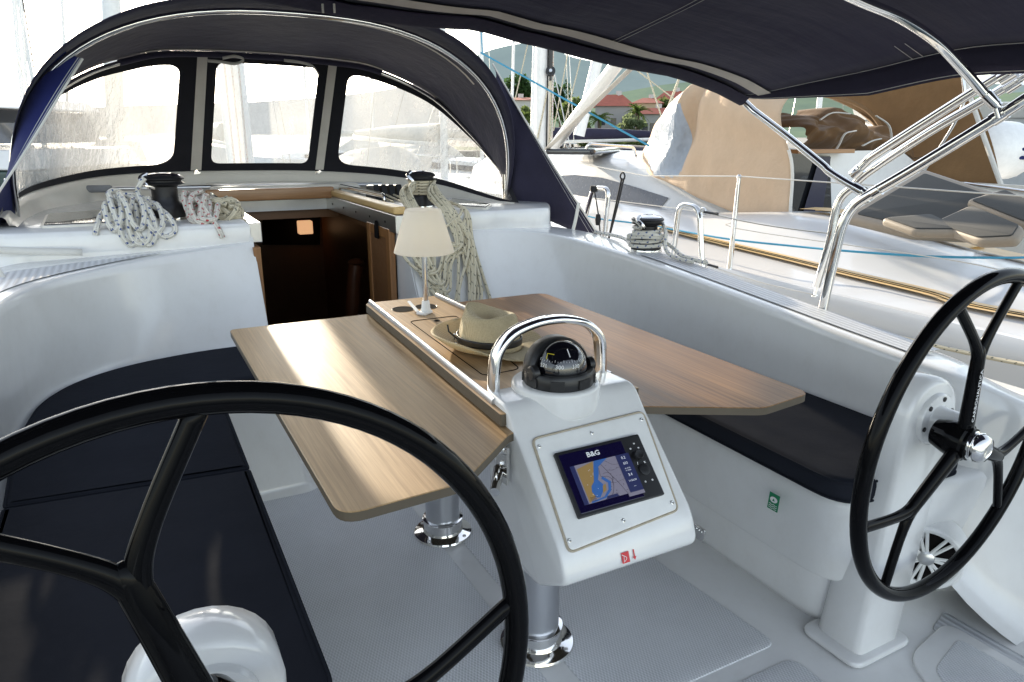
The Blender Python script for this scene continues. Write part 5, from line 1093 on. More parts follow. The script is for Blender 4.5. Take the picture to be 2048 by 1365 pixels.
# cockpit cushions stacked on edge
def slab_px(pts, Ds, th_, label, inner=.16):
    P = [atd(x, y, d) for (x, y), d in zip(pts, Ds)]; n = (P[1]-P[0]).cross(P[2]-P[0]).normalized()
    if n.dot(CAM-P[0]) < 0: n = -n
    t = thing('loose_cushion', label, 'cushion', P[0], 'beige cushions heaped in the neighbouring cockpit'); c = sum(P, Vector())/len(P)
    fm = frame(c, P[1]-P[0], P[-1]-P[0]); q = fm.to_3x3(); iv = fm.inverted(); L = [iv @ p for p in P]
    mb = MB(); mb.slab(rpoly([(v.x, v.y) for v in L], .035, 5), -th_, 0, min(.035, th_*.4), M=q, c=c); mb.build('cushion_body', M['beige'], t, 60)
    s = 1 if (q @ Vector((0, 0, 1))).dot(CAM-c) > 0 else -1
    mb = MB(); mb.slab(rpoly([(v.x*(1-inner), v.y*(1-inner)) for v in L], .02, 5), -.004 if s > 0 else -th_-.006, .006 if s > 0 else -th_+.004, .003, M=q, c=c); mb.build('mesh_panel', M['grey'], t); return t
slab_px([(1688, 446), (1850, 350), (1998, 416), (1962, 500), (1820, 478)], [4.9, 5.3, 4.9, 4.5, 4.6], .07, 'large beige cushion with grey mesh panel propped like a tent', .17)
slab_px([(1760, 452), (1862, 444), (1935, 482), (1830, 478)], [4.5, 4.55, 4.3, 4.3], .05, 'small beige cushion lying lowest at the coaming edge', .14)
slab_px([(1862, 462), (1945, 424), (2055, 478), (2040, 506), (1960, 496)], [4.45, 4.55, 4.2, 4.1, 4.15], .06, 'beige cushion with pale handle leaning at the front of the heap', .12)
slab_px([(1930, 420), (2005, 398), (2110, 430), (2110, 490), (2050, 470)], [4.7, 4.8, 4.5, 4.35, 4.4], .06, 'beige cushion at the right hand end of the heap', .12)
# mast, kicker and rigging of that yacht
nm = thing('yacht_mast', 'stout white mast with black halyard block beyond the dark hood', 'mast', (4.0, 8.1, 1.0))
MD = 8.7; a, b = atd(1083, 304, MD), atd(1086, 60, MD)
mb = MB(); mb.tube([a, b, b+(b-a)*6], .098, 20, sx=.85, up=(RT.x, RT.y, 0)); mb.build('mast_tube', M['white'], nm)
mb = MB(); c = atd(1101, 143, MD-.12); mb.lathe([(.03, -.02), (.055, -.018), (.055, .018), (.03, .02)], c, 24, M=frame(c, RT, UP).to_3x3()); mb.tube([c, c+Vector((0, 0, .24))], .022, 8); mb.tube([c, c-Vector((0, 0, .1))], .015, 8); mb.build('halyard_block', M['black'], nm)
mb = MB(); mb.lathe([(.018, .0), (.018, .03)], atd(1101, 143, MD-.16), 16, M=frame(c, RT, UP).to_3x3()); mb.build('block_sheave', M['alu'], nm)
for x0, y0, x1, y1, m_ in ((1096, 300, 1100, 150, 'wire'), (1099, 300, 1104, 60, 'ropew'), (1093, 298, 1097, 60, 'ropeblk'), (1104, 296, 1107, 60, 'roper'), (1072, 290, 1102, 150, 'ropew')):
    mb = MB(); mb.tube([atd(x0, y0, MD-.1), atd(x1, y1, MD-.1)], .010, 6, uv=True); mb.build('halyard', M[m_], nm)
def spar(p0, p1, D0_, D1_, r, mat, label, name='spar', cat='spar', sx=1.0): mb = MB(); mb.tube([atd(*p0, D0_), atd(*p1, D1_)], r, 14, sx=sx); return obj1(mb, name, mat, label, cat, None, 60)
v_ = thing('boom_vang', 'white tubular boom vang slanting up from the foot of the mast', 'vang', atd(1105, 297, MD)); mb = MB(); mb.tube([atd(1103, 300, MD-.1), atd(1262, 92, 6.6)], .062, 14); mb.build('vang_tube', M['white'], v_)
mb = MB(); mb.tube([atd(1208, 164, 7.1), atd(1224, 146, 6.95)], .035, 8); mb.build('vang_block', M['black'], v_); mb = MB(); mb.tube([atd(1108, 304, MD-.2), atd(1122, 288, MD-.25)], .045, 8); mb.build('vang_fitting', M['black'], v_)
spar((1158, 272), (1202, 92), 11.5, 11.5, .085, M['white'], 'white tilted spar of a boat behind the vang', 'white_spar', 'spar')
spar((1088, 304), (1268, 132), 7.8, 6.2, .030, M['zip'], 'pale webbing strap rising from mast foot to the bimini', 'webbing_strap', 'strap', sx=.3)
mb = MB(); mb.tube([atd(962, 106, 9), atd(1298, 292, 7.2)], .010, 8); obj1(mb, 'blue_line', M['ropeblue'], 'taut light blue line slanting down in front of the hill', 'line')
# ================================================================== land, water and the rest of the marina
WZ, QZ = -1.35, -.72
def water_mat():
    t = NT('harbour water'); o = t.coords(scale=(1, 1, 1)); h = t.noise(o, 1.8, 6, .6); t.bsdf(color=(.012, .028, .032, 1), rough=.06, normal=t.bump(h, .5, .12)); return t.mat
mb = MB(); mb.add([(-4000, -300, WZ), (4000, -300, WZ), (4000, 4000, WZ), (-4000, 4000, WZ)], [(0, 1, 2, 3)]); tag(mb.build('water', water_mat(), None, 0), kind='structure')
def hazy(name, c, haze, k, vs, c2=None):  # haze is painted: emission mixed into the slope stands in for air-light
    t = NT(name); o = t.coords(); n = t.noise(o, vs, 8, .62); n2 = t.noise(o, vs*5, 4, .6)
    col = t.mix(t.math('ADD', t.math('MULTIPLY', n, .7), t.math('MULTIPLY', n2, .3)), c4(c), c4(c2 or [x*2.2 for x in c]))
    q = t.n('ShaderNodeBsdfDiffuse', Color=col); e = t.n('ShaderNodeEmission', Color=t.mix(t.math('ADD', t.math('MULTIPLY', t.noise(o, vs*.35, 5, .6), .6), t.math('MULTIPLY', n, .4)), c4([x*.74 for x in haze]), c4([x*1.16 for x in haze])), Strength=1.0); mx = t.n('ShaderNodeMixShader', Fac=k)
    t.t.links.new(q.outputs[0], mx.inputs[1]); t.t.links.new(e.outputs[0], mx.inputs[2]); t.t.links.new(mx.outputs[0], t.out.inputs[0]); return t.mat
# quay and shore
shore = atd(1150, 292, 95); sdir = Vector((RT.x, RT.y, 0)); sn_ = Vector((FW.x, FW.y, 0)).normalized()
q0 = CAM+sn_*92; q0.z = 0
def land(a, b, c_, z): return q0+sdir*a+sn_*b+Vector((0, 0, z))
mb = MB(); mb.hexa([land(-20, 0, 0, WZ-1), land(400, -30, 0, WZ-1), land(900, 1500, 0, WZ-1), land(-200, 1500, 0, WZ-1), land(-20, 0, 0, QZ), land(400, -30, 0, QZ), land(900, 1500, 0, QZ), land(-200, 1500, 0, QZ)])
tag(mb.build('shore_ground', plain('quay paving', (.22, .21, .19), .8, 0, .2, .5), None, 0), kind='structure')
mb = MB(); mb.hexa([land(-20, 7, 0, QZ), land(300, -15, 0, QZ), land(300, 10, 0, QZ), land(-20, 32, 0, QZ), land(-20, 7, 0, QZ+.004), land(300, -15, 0, QZ+.004), land(300, 10, 0, QZ+.004), land(-20, 32, 0, QZ+.004)]); 
tag(mb.build('grass_verge', plain('grass', (.06, .10, .025), .9, 0, .4, 2), None, 0), kind='structure')
# hills
def hill(name, D, ridge, depth, mat, seed):
    """ridge: list of (px, py) skyline samples"""
    R_ = spline([(x, y, 0) for x, y in ridge], 12); mb = MB(); rows = []
    for i, p in enumerate(R_):
        top = atd(p.x, p.y, D); base = atd(p.x, 268, D*.72); base.z = QZ-2; row = []
        for j in range(25):
            t = j/24; q = base.lerp(top, t); q.z = base.z+(top.z-base.z)*(t**1.15)
            nz = mnoise.fractal(Vector((q.x/260+seed, q.y/260, t*2)), .9, 2.1, 5); q.z += nz*22*math.sin(math.pi*min(1, t*.97)); q += sn_*nz*60*math.sin(math.pi*t); row.append(q)
        rows.append(row)
    mb.grid(rows); return tag(mb.build(name, mat, None, 180), kind='structure')
hill('hills', 2500, [(-700, 262), (-300, 235), (0, 222), (250, 212), (450, 205), (620, 196), (760, 182), (860, 160), (930, 136)], 1, hazy('hillside with painted sun glare', (.08, .09, .08), (.86, .88, .88), .85, .006, (.12, .14, .1)), 3)
hill('hills', 2600, [(820, 262), (880, 190), (930, 130), (960, 108), (1000, 95), (1035, 88), (1075, 86), (1105, 97), (1150, 116), (1230, 128), (1330, 140), (1450, 150), (1600, 165), (1800, 175), (2000, 168), (2200, 180), (2600, 190)], 1, hazy('maquis hillside with painted haze', (.02, .05, .03), (.50, .64, .74), .55, .012, (.16, .21, .08)), 3)
hill('hills', 1500, [(1000, 262), (1060, 250), (1130, 218), (1200, 195), (1290, 175), (1380, 165), (1480, 170), (1640, 188), (1760, 205), (1900, 200), (2060, 185), (2300, 190)], 1, hazy('nearer wooded hillside with painted haze', (.02, .06, .02), (.48, .62, .62), .40, .018, (.22, .27, .08)), 8)
# ---- vegetation
def leafmat(name, c): 
    t = NT(name); o = t.coords(); n = t.noise(o, 1.1, 5, .7); col = t.mix(n, c4([x*.35 for x in c]), c4([x*1.5 for x in c])); d = t.n('ShaderNodeBsdfDiffuse', Color=col); tr = t.n('ShaderNodeBsdfTranslucent', Color=t.mix(n, c4([x*.8 for x in c]), c4([min(1, x*2.6) for x in c]))); mx = t.n('ShaderNodeMixShader', Fac=.45)
    t.t.links.new(d.outputs[0], mx.inputs[1]); t.t.links.new(tr.outputs[0], mx.inputs[2]); t.t.links.new(mx.outputs[0], t.out.inputs[0]); return t.mat
LM_ = dict(pine=leafmat('pine needles', (.030, .060, .022)), bush=leafmat('bush leaves', (.10, .13, .045)), olive=leafmat('olive leaves', (.13, .16, .085)), palm=leafmat('palm fronds', (.085, .12, .035)))
bark = plain('bark', (.09, .065, .045), .9, 0, .3, 3)
def leaves(mb, c, rad, n, size, rnd, flat=1.0):
    for k in range(n):
        d = Vector((rnd.gauss(0, 1), rnd.gauss(0, 1), rnd.gauss(0, 1))).normalized(); p = c+Vector((d.x*rad.x, d.y*rad.y, d.z*rad.z))*rnd.uniform(.45, 1.0)
        a = Vector((rnd.uniform(-1, 1), rnd.uniform(-1, 1), rnd.uniform(-1, 1)*flat)).normalized(); b = a.cross(Vector((rnd.uniform(-1, 1), rnd.uniform(-1, 1), rnd.uniform(-1, 1)))).normalized(); s = size*rnd.uniform(.5, 1.3)
        mb.add([p-a*s, p-b*s*.5, p+a*s, p+b*s*.5], [(0, 1, 2, 3)])
def tree(name, label, px, pbase, ptop, D, wpx, mat, n, size, seed, trunk=.3, group='trees and bushes along the shore', cat='tree', lobes=9):
    rnd = random.Random(seed); base = atd(px, pbase, D); base.z = QZ; top = atd(px, ptop, D); w = wpx/1421*D/2; H = top.z-base.z; t = thing(name, label, cat, base, group)
    mb = MB(); zt = base.z+H*trunk; mb.tube(spline([base, base+Vector((rnd.uniform(-.05, .05)*w, 0, H*trunk*.6)), Vector((base.x+.1*w, base.y, zt+H*.25))], 4), [H*.035, H*.03, H*.028, H*.026, H*.024, H*.02, H*.018, H*.014, H*.01], 8)
    for k in range(5):
        a = rnd.uniform(0, 6.28); mb.tube([Vector((base.x, base.y, zt)), Vector((base.x+.5*w*math.cos(a), base.y+.5*w*math.sin(a), zt+H*.3))], [H*.016, H*.006], 6)
    mb.build('trunk', bark, t)
    mb = MB()
    for k in range(lobes):
        a = rnd.uniform(0, 6.28); rr = rnd.uniform(0, .68)*w; h = rnd.uniform(trunk+.08, .92); c = Vector((base.x+rr*math.cos(a), base.y+rr*math.sin(a), base.z+H*h)); s = rnd.uniform(.28, .5); leaves(mb, c, Vector((w*s, w*s, H*s*.42)), n//lobes, size, rnd)
    mb.build('crown', mat, t, 0); return t
tree('pine_tree', 'dark round pine left of the white mast', 1030, 290, 158, 150, 74, LM_['pine'], 1500, .55, 1, .35)
tree('pine_tree', 'dark round pine right of the white mast', 1118, 290, 168, 150, 46, LM_['pine'], 900, .5, 2, .35)
tree('broadleaf_tree', 'yellow green broadleaf tree behind the vang', 1146, 290, 193, 118, 86, LM_['bush'], 1500, .42, 3, .15)
tree('broadleaf_tree', 'low green tree left of the mast', 1048, 290, 215, 112, 70, LM_['bush'], 1000, .40, 31, .15)
tree('olive_bush', 'large grey green olive bush in front of the palm', 1256, 290, 231, 104, 74, LM_['olive'], 1500, .32, 4, .12)
tree('olive_bush', 'grey green olive bush half hidden by the tan hood', 1325, 290, 236, 104, 54, LM_['olive'], 900, .32, 5, .12)
tree('broadleaf_tree', 'green tree between the houses at the foot of the hill', 1330, 285, 195, 150, 70, LM_['bush'], 700, .5, 12, .2)
def palm(label, px, ptop, D, wpx, seed):
    rnd = random.Random(seed); base = atd(px, 292, D); base.z = QZ; top = atd(px, ptop+18, D); w = wpx/1421*D/2; t = thing('palm_tree', label, 'palm tree', base, 'palms along the shore')
    mb = MB(); mb.tube([base, base.lerp(top, .5), top], [.32, .26, .30], 10); mb.build('trunk', bark, t); mb = MB()
    for k in range(30):
        a = rnd.uniform(0, 6.28); el = rnd.uniform(-.35, 1.25); L = w*rnd.uniform(.85, 1.15); d = Vector((math.cos(a), math.sin(a), 0)); P = [top+d*L*s*math.cos(el*(1-.3*s))+Vector((0, 0, L*(s*math.sin(el)-.55*s*s))) for s in [i/6 for i in range(7)]]; n = d.cross(Vector((0, 0, 1)))
        for i in range(6):
            c = P[i]; e = P[i+1]; ww = L*.13*(1-i/8)
            for sg in (-1, 1): mb.add([c, e, e+n*sg*ww+Vector((0, 0, -ww*.6)), c+n*sg*ww*.9+Vector((0, 0, -ww*.6))+(e-c)*.3], [(0, 1, 2, 3)])
    mb.build('fronds', LM_['palm'], t, 0)
palm('feathery palm behind the large olive bush', 1275, 205, 112, 62, 1); palm('palm half hidden behind the slanting vang', 1199, 220, 112, 60, 2); palm('palm between the hood and the white mast', 1052, 214, 108, 44, 3)
for k, (x0, x1, D) in enumerate(((1040, 1120, 101), (1160, 1245, 100), (1250, 1345, 99))):
    rnd = random.Random(k); mb = MB(); a, b = atd(x0, 290, D), atd(x1, 290, D)
    for j in range(26): c = a.lerp(b, j/25); c.z = QZ+.75; leaves(mb, c, Vector((.5, .6, .75)), 42, .22, rnd)
    obj1(mb, 'hedge', LM_['bush'], ('clipped green hedge left of the mast foot', 'clipped green hedge behind the two people', 'clipped green hedge below the olive bush')[k], 'hedge', 'hedges along the quay', 0)
# ---- houses
roofm = plain('red clay tiles', (.33, .085, .05), .8, 0, .3, 1.5); wallm = [plain('grey render', (.30, .29, .28), .85, 0, .12, .6), plain('ochre render', (.42, .33, .22), .85, 0, .12, .6), plain('pale render', (.5, .48, .45), .85, 0, .1, .6)]
glass = plain('window glass', (.03, .035, .045), .1)
def house(label, x0, x1, yeave, yridge, D, wm, nwin, hip=.3, depth=9):
    a, b = atd(x0, 290, D), atd(x1, 290, D); a.z = b.z = QZ; t = thing('house', label, 'house', (a+b)/2, 'houses behind the quay'); u = (b-a).normalized(); n = Vector((-u.y, u.x, 0)); L = (b-a).length; he = atd(x0, yeave, D).z; hr = atd(x0, yridge, D).z
    P = lambda s, d, z: Vector((a.x+u.x*s+n.x*d, a.y+u.y*s+n.y*d, z))
    mb = MB(); mb.hexa([P(0, 0, QZ), P(L, 0, QZ), P(L, depth, QZ), P(0, depth, QZ), P(0, 0, he), P(L, 0, he), P(L, depth, he), P(0, depth, he)]); mb.build('wall', wm, t, 0)
    o = .5; h = L*hip; mb = MB(); mb.add([P(-o, -o, he-.05), P(L+o, -o, he-.05), P(L+o, depth+o, he-.05), P(-o, depth+o, he-.05), P(h, depth/2, hr), P(L-h, depth/2, hr)], [(0, 1, 5, 4), (1, 2, 5), (2, 3, 4, 5), (3, 0, 4), (3, 2, 1, 0)]); rf = mb.build('roof', roofm, t, 0)
    mb = MB(); mb.box(P(L*.62, depth*.5, hr-.1), (.7, .7, 1.4)); mb.build('chimney', wallm[2], rf, 0)
    for k in range(nwin):
        s = L*(k+.7)/(nwin+.4); z = QZ+(he-QZ)*.62; hw_, hh = L*.035+.25, .6; mb = MB(); mb.add([P(s-hw_, -.03, z-hh), P(s+hw_, -.03, z-hh), P(s+hw_, -.03, z+hh), P(s-hw_, -.03, z+hh)], [(0, 1, 2, 3)]); mb.build('window', glass, t, 0)
    return t
house('grey house with a broad red hip roof behind the palms', 1188, 1262, 212, 187, 128, wallm[0], 3, .28); house('ochre house with a low red roof at the right', 1264, 1318, 206, 194, 140, wallm[1], 3, .3); house('pale house with red gables beside the tan hood', 1308, 1372, 200, 180, 150, wallm[2], 3, .25); house('long low grey house behind the olive bush', 1262, 1345, 228, 215, 120, wallm[0], 5, .1, 6)
house('grey shed with a pale flat roof behind the dark hood', 1000, 1066, 200, 193, 125, wallm[2], 2, .02, 8)
# ---- parked vehicles
tyre = plain('tyre rubber', (.02, .02, .02), .8)
def car(label, px, D, L, H, mat, van, seed):
    c = atd(px, 288, D); c.z = QZ+.1; t = thing('parked_van' if van else 'parked_car', label, 'van' if van else 'car', c, 'vehicles parked behind the quay'); u = sdir; n = sn_
    P = lambda s, d, z: c+u*s+n*d+Vector((0, 0, z))
    pr = [(-.5, .25), (.5, .25), (.5, .45), (.46, .52), (.36, .56), (.26, .96), (.20, 1.0), (-.44, 1.0), (-.49, .9), (-.5, .5)] if van else [(-.5, .25), (.5, .25), (.5, .5), (.45, .56), (.26, .62), (.12, .97), (.05, 1.0), (-.25, 1.0), (-.32, .96), (-.46, .62), (-.5, .55)]
    mb = MB(); mb.rings([[P(x*L, -.85, z*H) for x, z in pr], [P(x*L, -.80, z*H+.0) for x, z in pr], [P(x*L, .85, z*H) for x, z in pr]], True, 0, True, True); mb.build('car_body', mat, t, 30, .04)
    for (x0, x1, x2, x3) in ([(.19, .32, .22, .17), (-.02, .16, .16, -.02)] if van else [(.0, .20, .10, .02), (-.36, -.03, -.03, -.26)]):
        mb = MB(); mb.add([P(x0*L, -.86, .60*H), P(x1*L, -.86, .60*H), P(x2*L, -.86, .92*H), P(x3*L, -.86, .92*H)], [(0, 1, 2, 3)]); mb.build('car_window', glass, t, 0)
    for x in (-.32, .32):
        mb = MB(); mb.lathe([(.33, -.10), (.35, -.06), (.35, .06), (.33, .10)], P(x*L, -.80, .25), 16, M=frame(c, u, (0, 0, 1)).to_3x3()); w = mb.build('wheel', tyre, t); mb = MB(); mb.lathe([(.2, .1), (.2, .115), (.05, .12)], P(x*L, -.80, .25), 12, M=frame(c, u, (0, 0, 1)).to_3x3()); mb.build('rim', M['alu'], w)
    return t
wp = plain('white car paint', (.7, .7, .7), .25, coat=.5)
car('white van with a sloping bonnet parked behind the vang', 1155, 112, 4.9, 2.35, wp, True, 1); car('white car parked behind the people on the quay', 1200, 110, 4.3, 1.75, wp, False, 2); car('white van parked left of the mast foot', 1062, 112, 5.0, 2.1, wp, True, 3)
# ---- two people on the quay
def person(label, px, D, shirt, legs, turn):
    c = atd(px, 290, D); c.z = QZ+.004; t = thing('person', label, 'person', c, 'people standing on the quay'); q = Matrix.Rotation(turn, 3, 'Z')
    J = dict(pel=(0, 0, .95), ch=(0, .02, 1.32), nk=(0, .02, 1.50), hd=(0, 0, 1.66), ls=(.19, .02, 1.42), le=(.27, .04, 1.15), lw=(.24, -.14, .95), lh=(.22, -.20, .88), rs=(-.19, .02, 1.42), re=(-.27, .04, 1.15), rw=(-.27, -.06, .90), rh=(-.27, -.09, .82), lk=(.11, -.04, .52), lf=(.12, .03, .08), lt=(.13, -.13, .03), rk=(-.11, .03, .52), rf=(-.12, .07, .08), rt=(-.13, -.09, .03))
    E = [('pel', 'ch'), ('ch', 'nk'), ('nk', 'hd'), ('ch', 'ls'), ('ls', 'le'), ('le', 'lw'), ('lw', 'lh'), ('ch', 'rs'), ('rs', 're'), ('re', 'rw'), ('rw', 'rh'), ('pel', 'lk'), ('lk', 'lf'), ('lf', 'lt'), ('pel', 'rk'), ('rk', 'rf'), ('rf', 'rt')]
    rad = dict(pel=.15, ch=.16, nk=.06, hd=.105, ls=.075, le=.05, lw=.035, lh=.035, rs=.075, re=.05, rw=.035, rh=.035, lk=.07, lf=.05, lt=.04, rk=.07, rf=.05, rt=.04)
    ks = list(J); me = bpy.data.meshes.new('person_body'); me.from_pydata([q @ Vector(J[k]) for k in ks], [(ks.index(a), ks.index(b)) for a, b in E], []); o = bpy.data.objects.new('person_body', me); COL.objects.link(o); o.parent = t
    sk = o.modifiers.new('skin', 'SKIN')
    for k, v in zip(ks, me.skin_vertices[0].data): v.radius = (rad[k], rad[k]); v.use_root = (k == 'pel')
    sb = o.modifiers.new('sub', 'SUBSURF'); sb.levels = sb.render_levels = 1
    tt = NT('clothes'); pos = tt.n('ShaderNodeTexCoord'); sp = tt.n('ShaderNodeSeparateXYZ'); tt.t.links.new(pos.outputs['Object'], sp.inputs[0]); z = sp.outputs[2]
    col = tt.mix(tt.math('GREATER_THAN', z, .93), tt.mix(tt.math('GREATER_THAN', z, .5), c4((.35, .2, .14)), c4(legs)), tt.mix(tt.math('GREATER_THAN', z, 1.5), c4(shirt), c4((.4, .24, .17)))); tt.bsdf(color=col, rough=.8); me.materials.append(tt.mat)
    mb = MB(); mb.lathe([(.02, .10), (.085, .085), (.112, .03), (.112, -.02)], c+q @ Vector((0, .012, 1.68)), 14); mb.build('hair', plain('hair', (.03, .02, .015), .7), t)
    return t
person('person in a red top standing on the quay left of the hedge', 1133, 98, (.5, .03, .03), (.05, .05, .07), .4); person('person in dark red and blue standing by the white car', 1190, 98, (.22, .03, .04), (.04, .06, .14), -.5); person('person in red beside the orange bush', 1139, 100, (.45, .06, .04), (.3, .04, .04), 1.2)
# ---- other boats
def sailboat(label, loc, rz, L=11, cover=None, mast=14, group='sailing boats moored ahead'):
    t = thing('moored_sailboat', label, 'sailboat', (0, 0, 0), group); mb = MB(); rs = []
    for i in range(17):
        s = i/16; y = L*(s-.5); b = 1.75*(math.sin(math.pi*min(1, .32+s*.68))**.7 if s < 1 else 0)+.02; z1 = 1.05+.35*s*s
        rs.append([Vector((x*b, y, z)) for x, z in ((-.55, -.3), (-.92, .2), (-1, z1), (-.96, z1+.05), (-.5, z1+.08), (.5, z1+.08), (.96, z1+.05), (1, z1), (.92, .2), (.55, -.3))])
    mb.rings(rs, True, 0, True, True); mb.build('hull', M['gel'], t, 40)
    mb = MB(); rs = []
    for y, w, h in ((-L*.12, 1.1, .62), (L*.05, 1.05, .6), (L*.22, .8, .45), (L*.30, .5, .06)): rs.append([Vector((x*w, y, 1.12+z*h)) for x, z in ((-1, 0), (-.85, .85), (-.5, 1), (.5, 1), (.85, .85), (1, 0))])
    mb.rings(rs, False, 0, True, True); cb_ = mb.build('cabin', M['gel'], t, 30)
    for s in (-1, 1): mb = MB(); mb.add([(s*1.06, -L*.10, 1.3), (s*1.0, L*.12, 1.28), (s*.95, L*.12, 1.46), (s*.99, -L*.10, 1.55)], [(0, 1, 2, 3)]); mb.build('cabin_window', M['smoke'], cb_, 0)
    mb = MB(); rs = []
    for y, w, h in ((-L*.30, 1.15, .1), (-L*.28, 1.2, .95), (-L*.14, 1.15, 1.05), (-L*.06, 1.0, .5), (-L*.03, .9, .1)): rs.append([Vector((w*math.cos(a), y, 1.3+h*math.sin(a))) for a in [math.pi*j/10 for j in range(11)]])
    mb.rings(rs, False); mb.build('spray_cover', cover or M['tape'], t, 60)
    mb = MB(); mb.tube([(0, L*.08, 1.6), (0, L*.08, mast)], .085, 12); ms = mb.build('mast', M['white'], t)
    mb = MB(); mb.tube([(0, L*.07, 2.45), (0, -L*.32, 2.55)], [.09, .08], 10); mb.build('boom', M['white'], t); mb = MB(); mb.tube([(0, L*.07, 2.65), (0, -L*.12, 2.66), (0, -L*.31, 2.64)], [.22, .17, .07], 10); mb.build('sail_cover', cover or M['tape'], t)
    for a, b in (((1.6, 0, 1.1), (0, L*.08, mast*.95)), ((-1.6, 0, 1.1), (0, L*.08, mast*.95)), ((0, L*.49, 1.4), (0, L*.08, mast*.97)), ((0, -L*.48, 1.2), (0, L*.08, mast*.99))): mb = MB(); mb.tube([a, b], .010, 5); mb.build('stay', M['wire'], t)
    mb = MB(); mb.tube([(-.9, L*.08, mast*.55), (.9, L*.08, mast*.55)], .03, 6); mb.build('spreader', M['white'], ms)
    mb = MB(); mb.tube(fillet([(-.95, L*.36, 1.3), (-.95, L*.36, 1.9), (0, L*.5, 2.0), (.95, L*.36, 1.9), (.95, L*.36, 1.3)], .2), .02, 8); mb.build('pulpit', M['chrome'], t)
    t.location = loc; t.rotation_euler = (0, 0, rz); return t
def place(o, label, loc, rz): c = copy_tree(o); c.location = loc; c.rotation_euler = (0, 0, rz); c['label'] = label; return c
b0 = sailboat('white sailboat straight ahead in the left hood window', (-3.4, 16.5, WZ), R(172))
place(b0, 'white sailboat showing in the middle hood window', (1.2, 17.5, WZ), R(184)); place(b0, 'white sailboat in the right hood window, nearest the mast', (5.4, 16.0, WZ), R(190)); place(b0, 'white sailboat at far left beyond the blue hood wing', (-9.0, 21, WZ), R(168)); place(b0, 'white sailboat far behind the right hood window', (11.5, 27, WZ), R(200))
place(b0, 'white sailboat far off ahead behind the left window', (-3, 40, WZ), R(90)); place(b0, 'white sailboat far off ahead behind the middle window', (10, 44, WZ), R(84))
b1_ = sailboat('white sailboat beyond the neighbouring cabin roof', tuple(atd(1150, 290, 24))[:2]+(WZ,), R(60), cover=M['navy'], mast=13, group='sailing boats moored on the starboard side')
place(b1_, 'white sailboat moored far to the right behind the brown cover', tuple(atd(1990, 280, 17))[:2]+(WZ,), R(150)); place(b1_, 'white sailboat second to the right behind the sloping rails', tuple(atd(2120, 280, 21))[:2]+(WZ,), R(165)); place(b1_, 'white sailboat half hidden behind the brown canvas heap', tuple(atd(1640, 280, 26))[:2]+(WZ,), R(120))
# motor yacht at the far left
my = thing('motor_yacht', 'white motor yacht with dark green hull at the far left edge', 'motor yacht', atd(10, 330, 15)); o = atd(-10, 345, 15); o.z = 0; u = sdir
P = lambda s, d, z: o+u*s+sn_*d+Vector((0, 0, z))
hullm = plain('dark green hull paint', (.03, .055, .045), .25, coat=.5)
mb = MB(); mb.hexa([P(-6, -1.2, WZ), P(.9, -1.2, WZ), P(.9, 2, WZ), P(-6, 2, WZ), P(-6, -1.5, .78), P(1.5, -1.5, .72), P(1.5, 2, .72), P(-6, 2, .78)]); mb.build('hull', hullm, my, 0, .05)
mb = MB(); mb.hexa([P(-6, -1.5, .79), P(1.5, -1.5, .73), P(1.5, 2, .73), P(-6, 2, .79), P(-6, -1.4, 1.1), P(1.3, -1.4, 1.02), P(1.3, 2, 1.02), P(-6, 2, 1.1)]); mb.build('topsides', M['gel'], my, 0, .04)
mb = MB(); mb.hexa([P(-6, -1.1, 1.1), P(.75, -1.1, 1.1), P(.75, 2, 1.1), P(-6, 2, 1.1), P(-6, -1.0, 1.62), P(.55, -1.0, 1.62), P(.55, 2, 1.62), P(-6, 2, 1.62)]); mb.build('cabin_glass', M['smoke'], my, 0)
mb = MB(); mb.hexa([P(-6, -1.3, 1.63), P(.9, -1.3, 1.63), P(.9, 2, 1.63), P(-6, 2, 1.63), P(-6, -1.2, 1.86), P(.6, -1.1, 1.82), P(.6, 2, 1.82), P(-6, 2, 1.86)]); mb.build('flybridge', M['gel'], my, 0, .06)
for z in (1.2, 1.38): mb = MB(); mb.tube([P(-4, -1.5, z), P(1.2, -1.5, z-.02)], .016, 8); mb.build('side_rail', M['chrome'], my)
mb = MB(); mb.tube([P(-.3, 0, 1.9), P(-.3, 0, 3.0)], .03, 8); mb.lathe([(.05, -.12), (.16, -.08), (.16, .08), (.05, .12)], P(-.3, -.1, 2.7), 16); mb.build('radar_mast', M['white'], my)
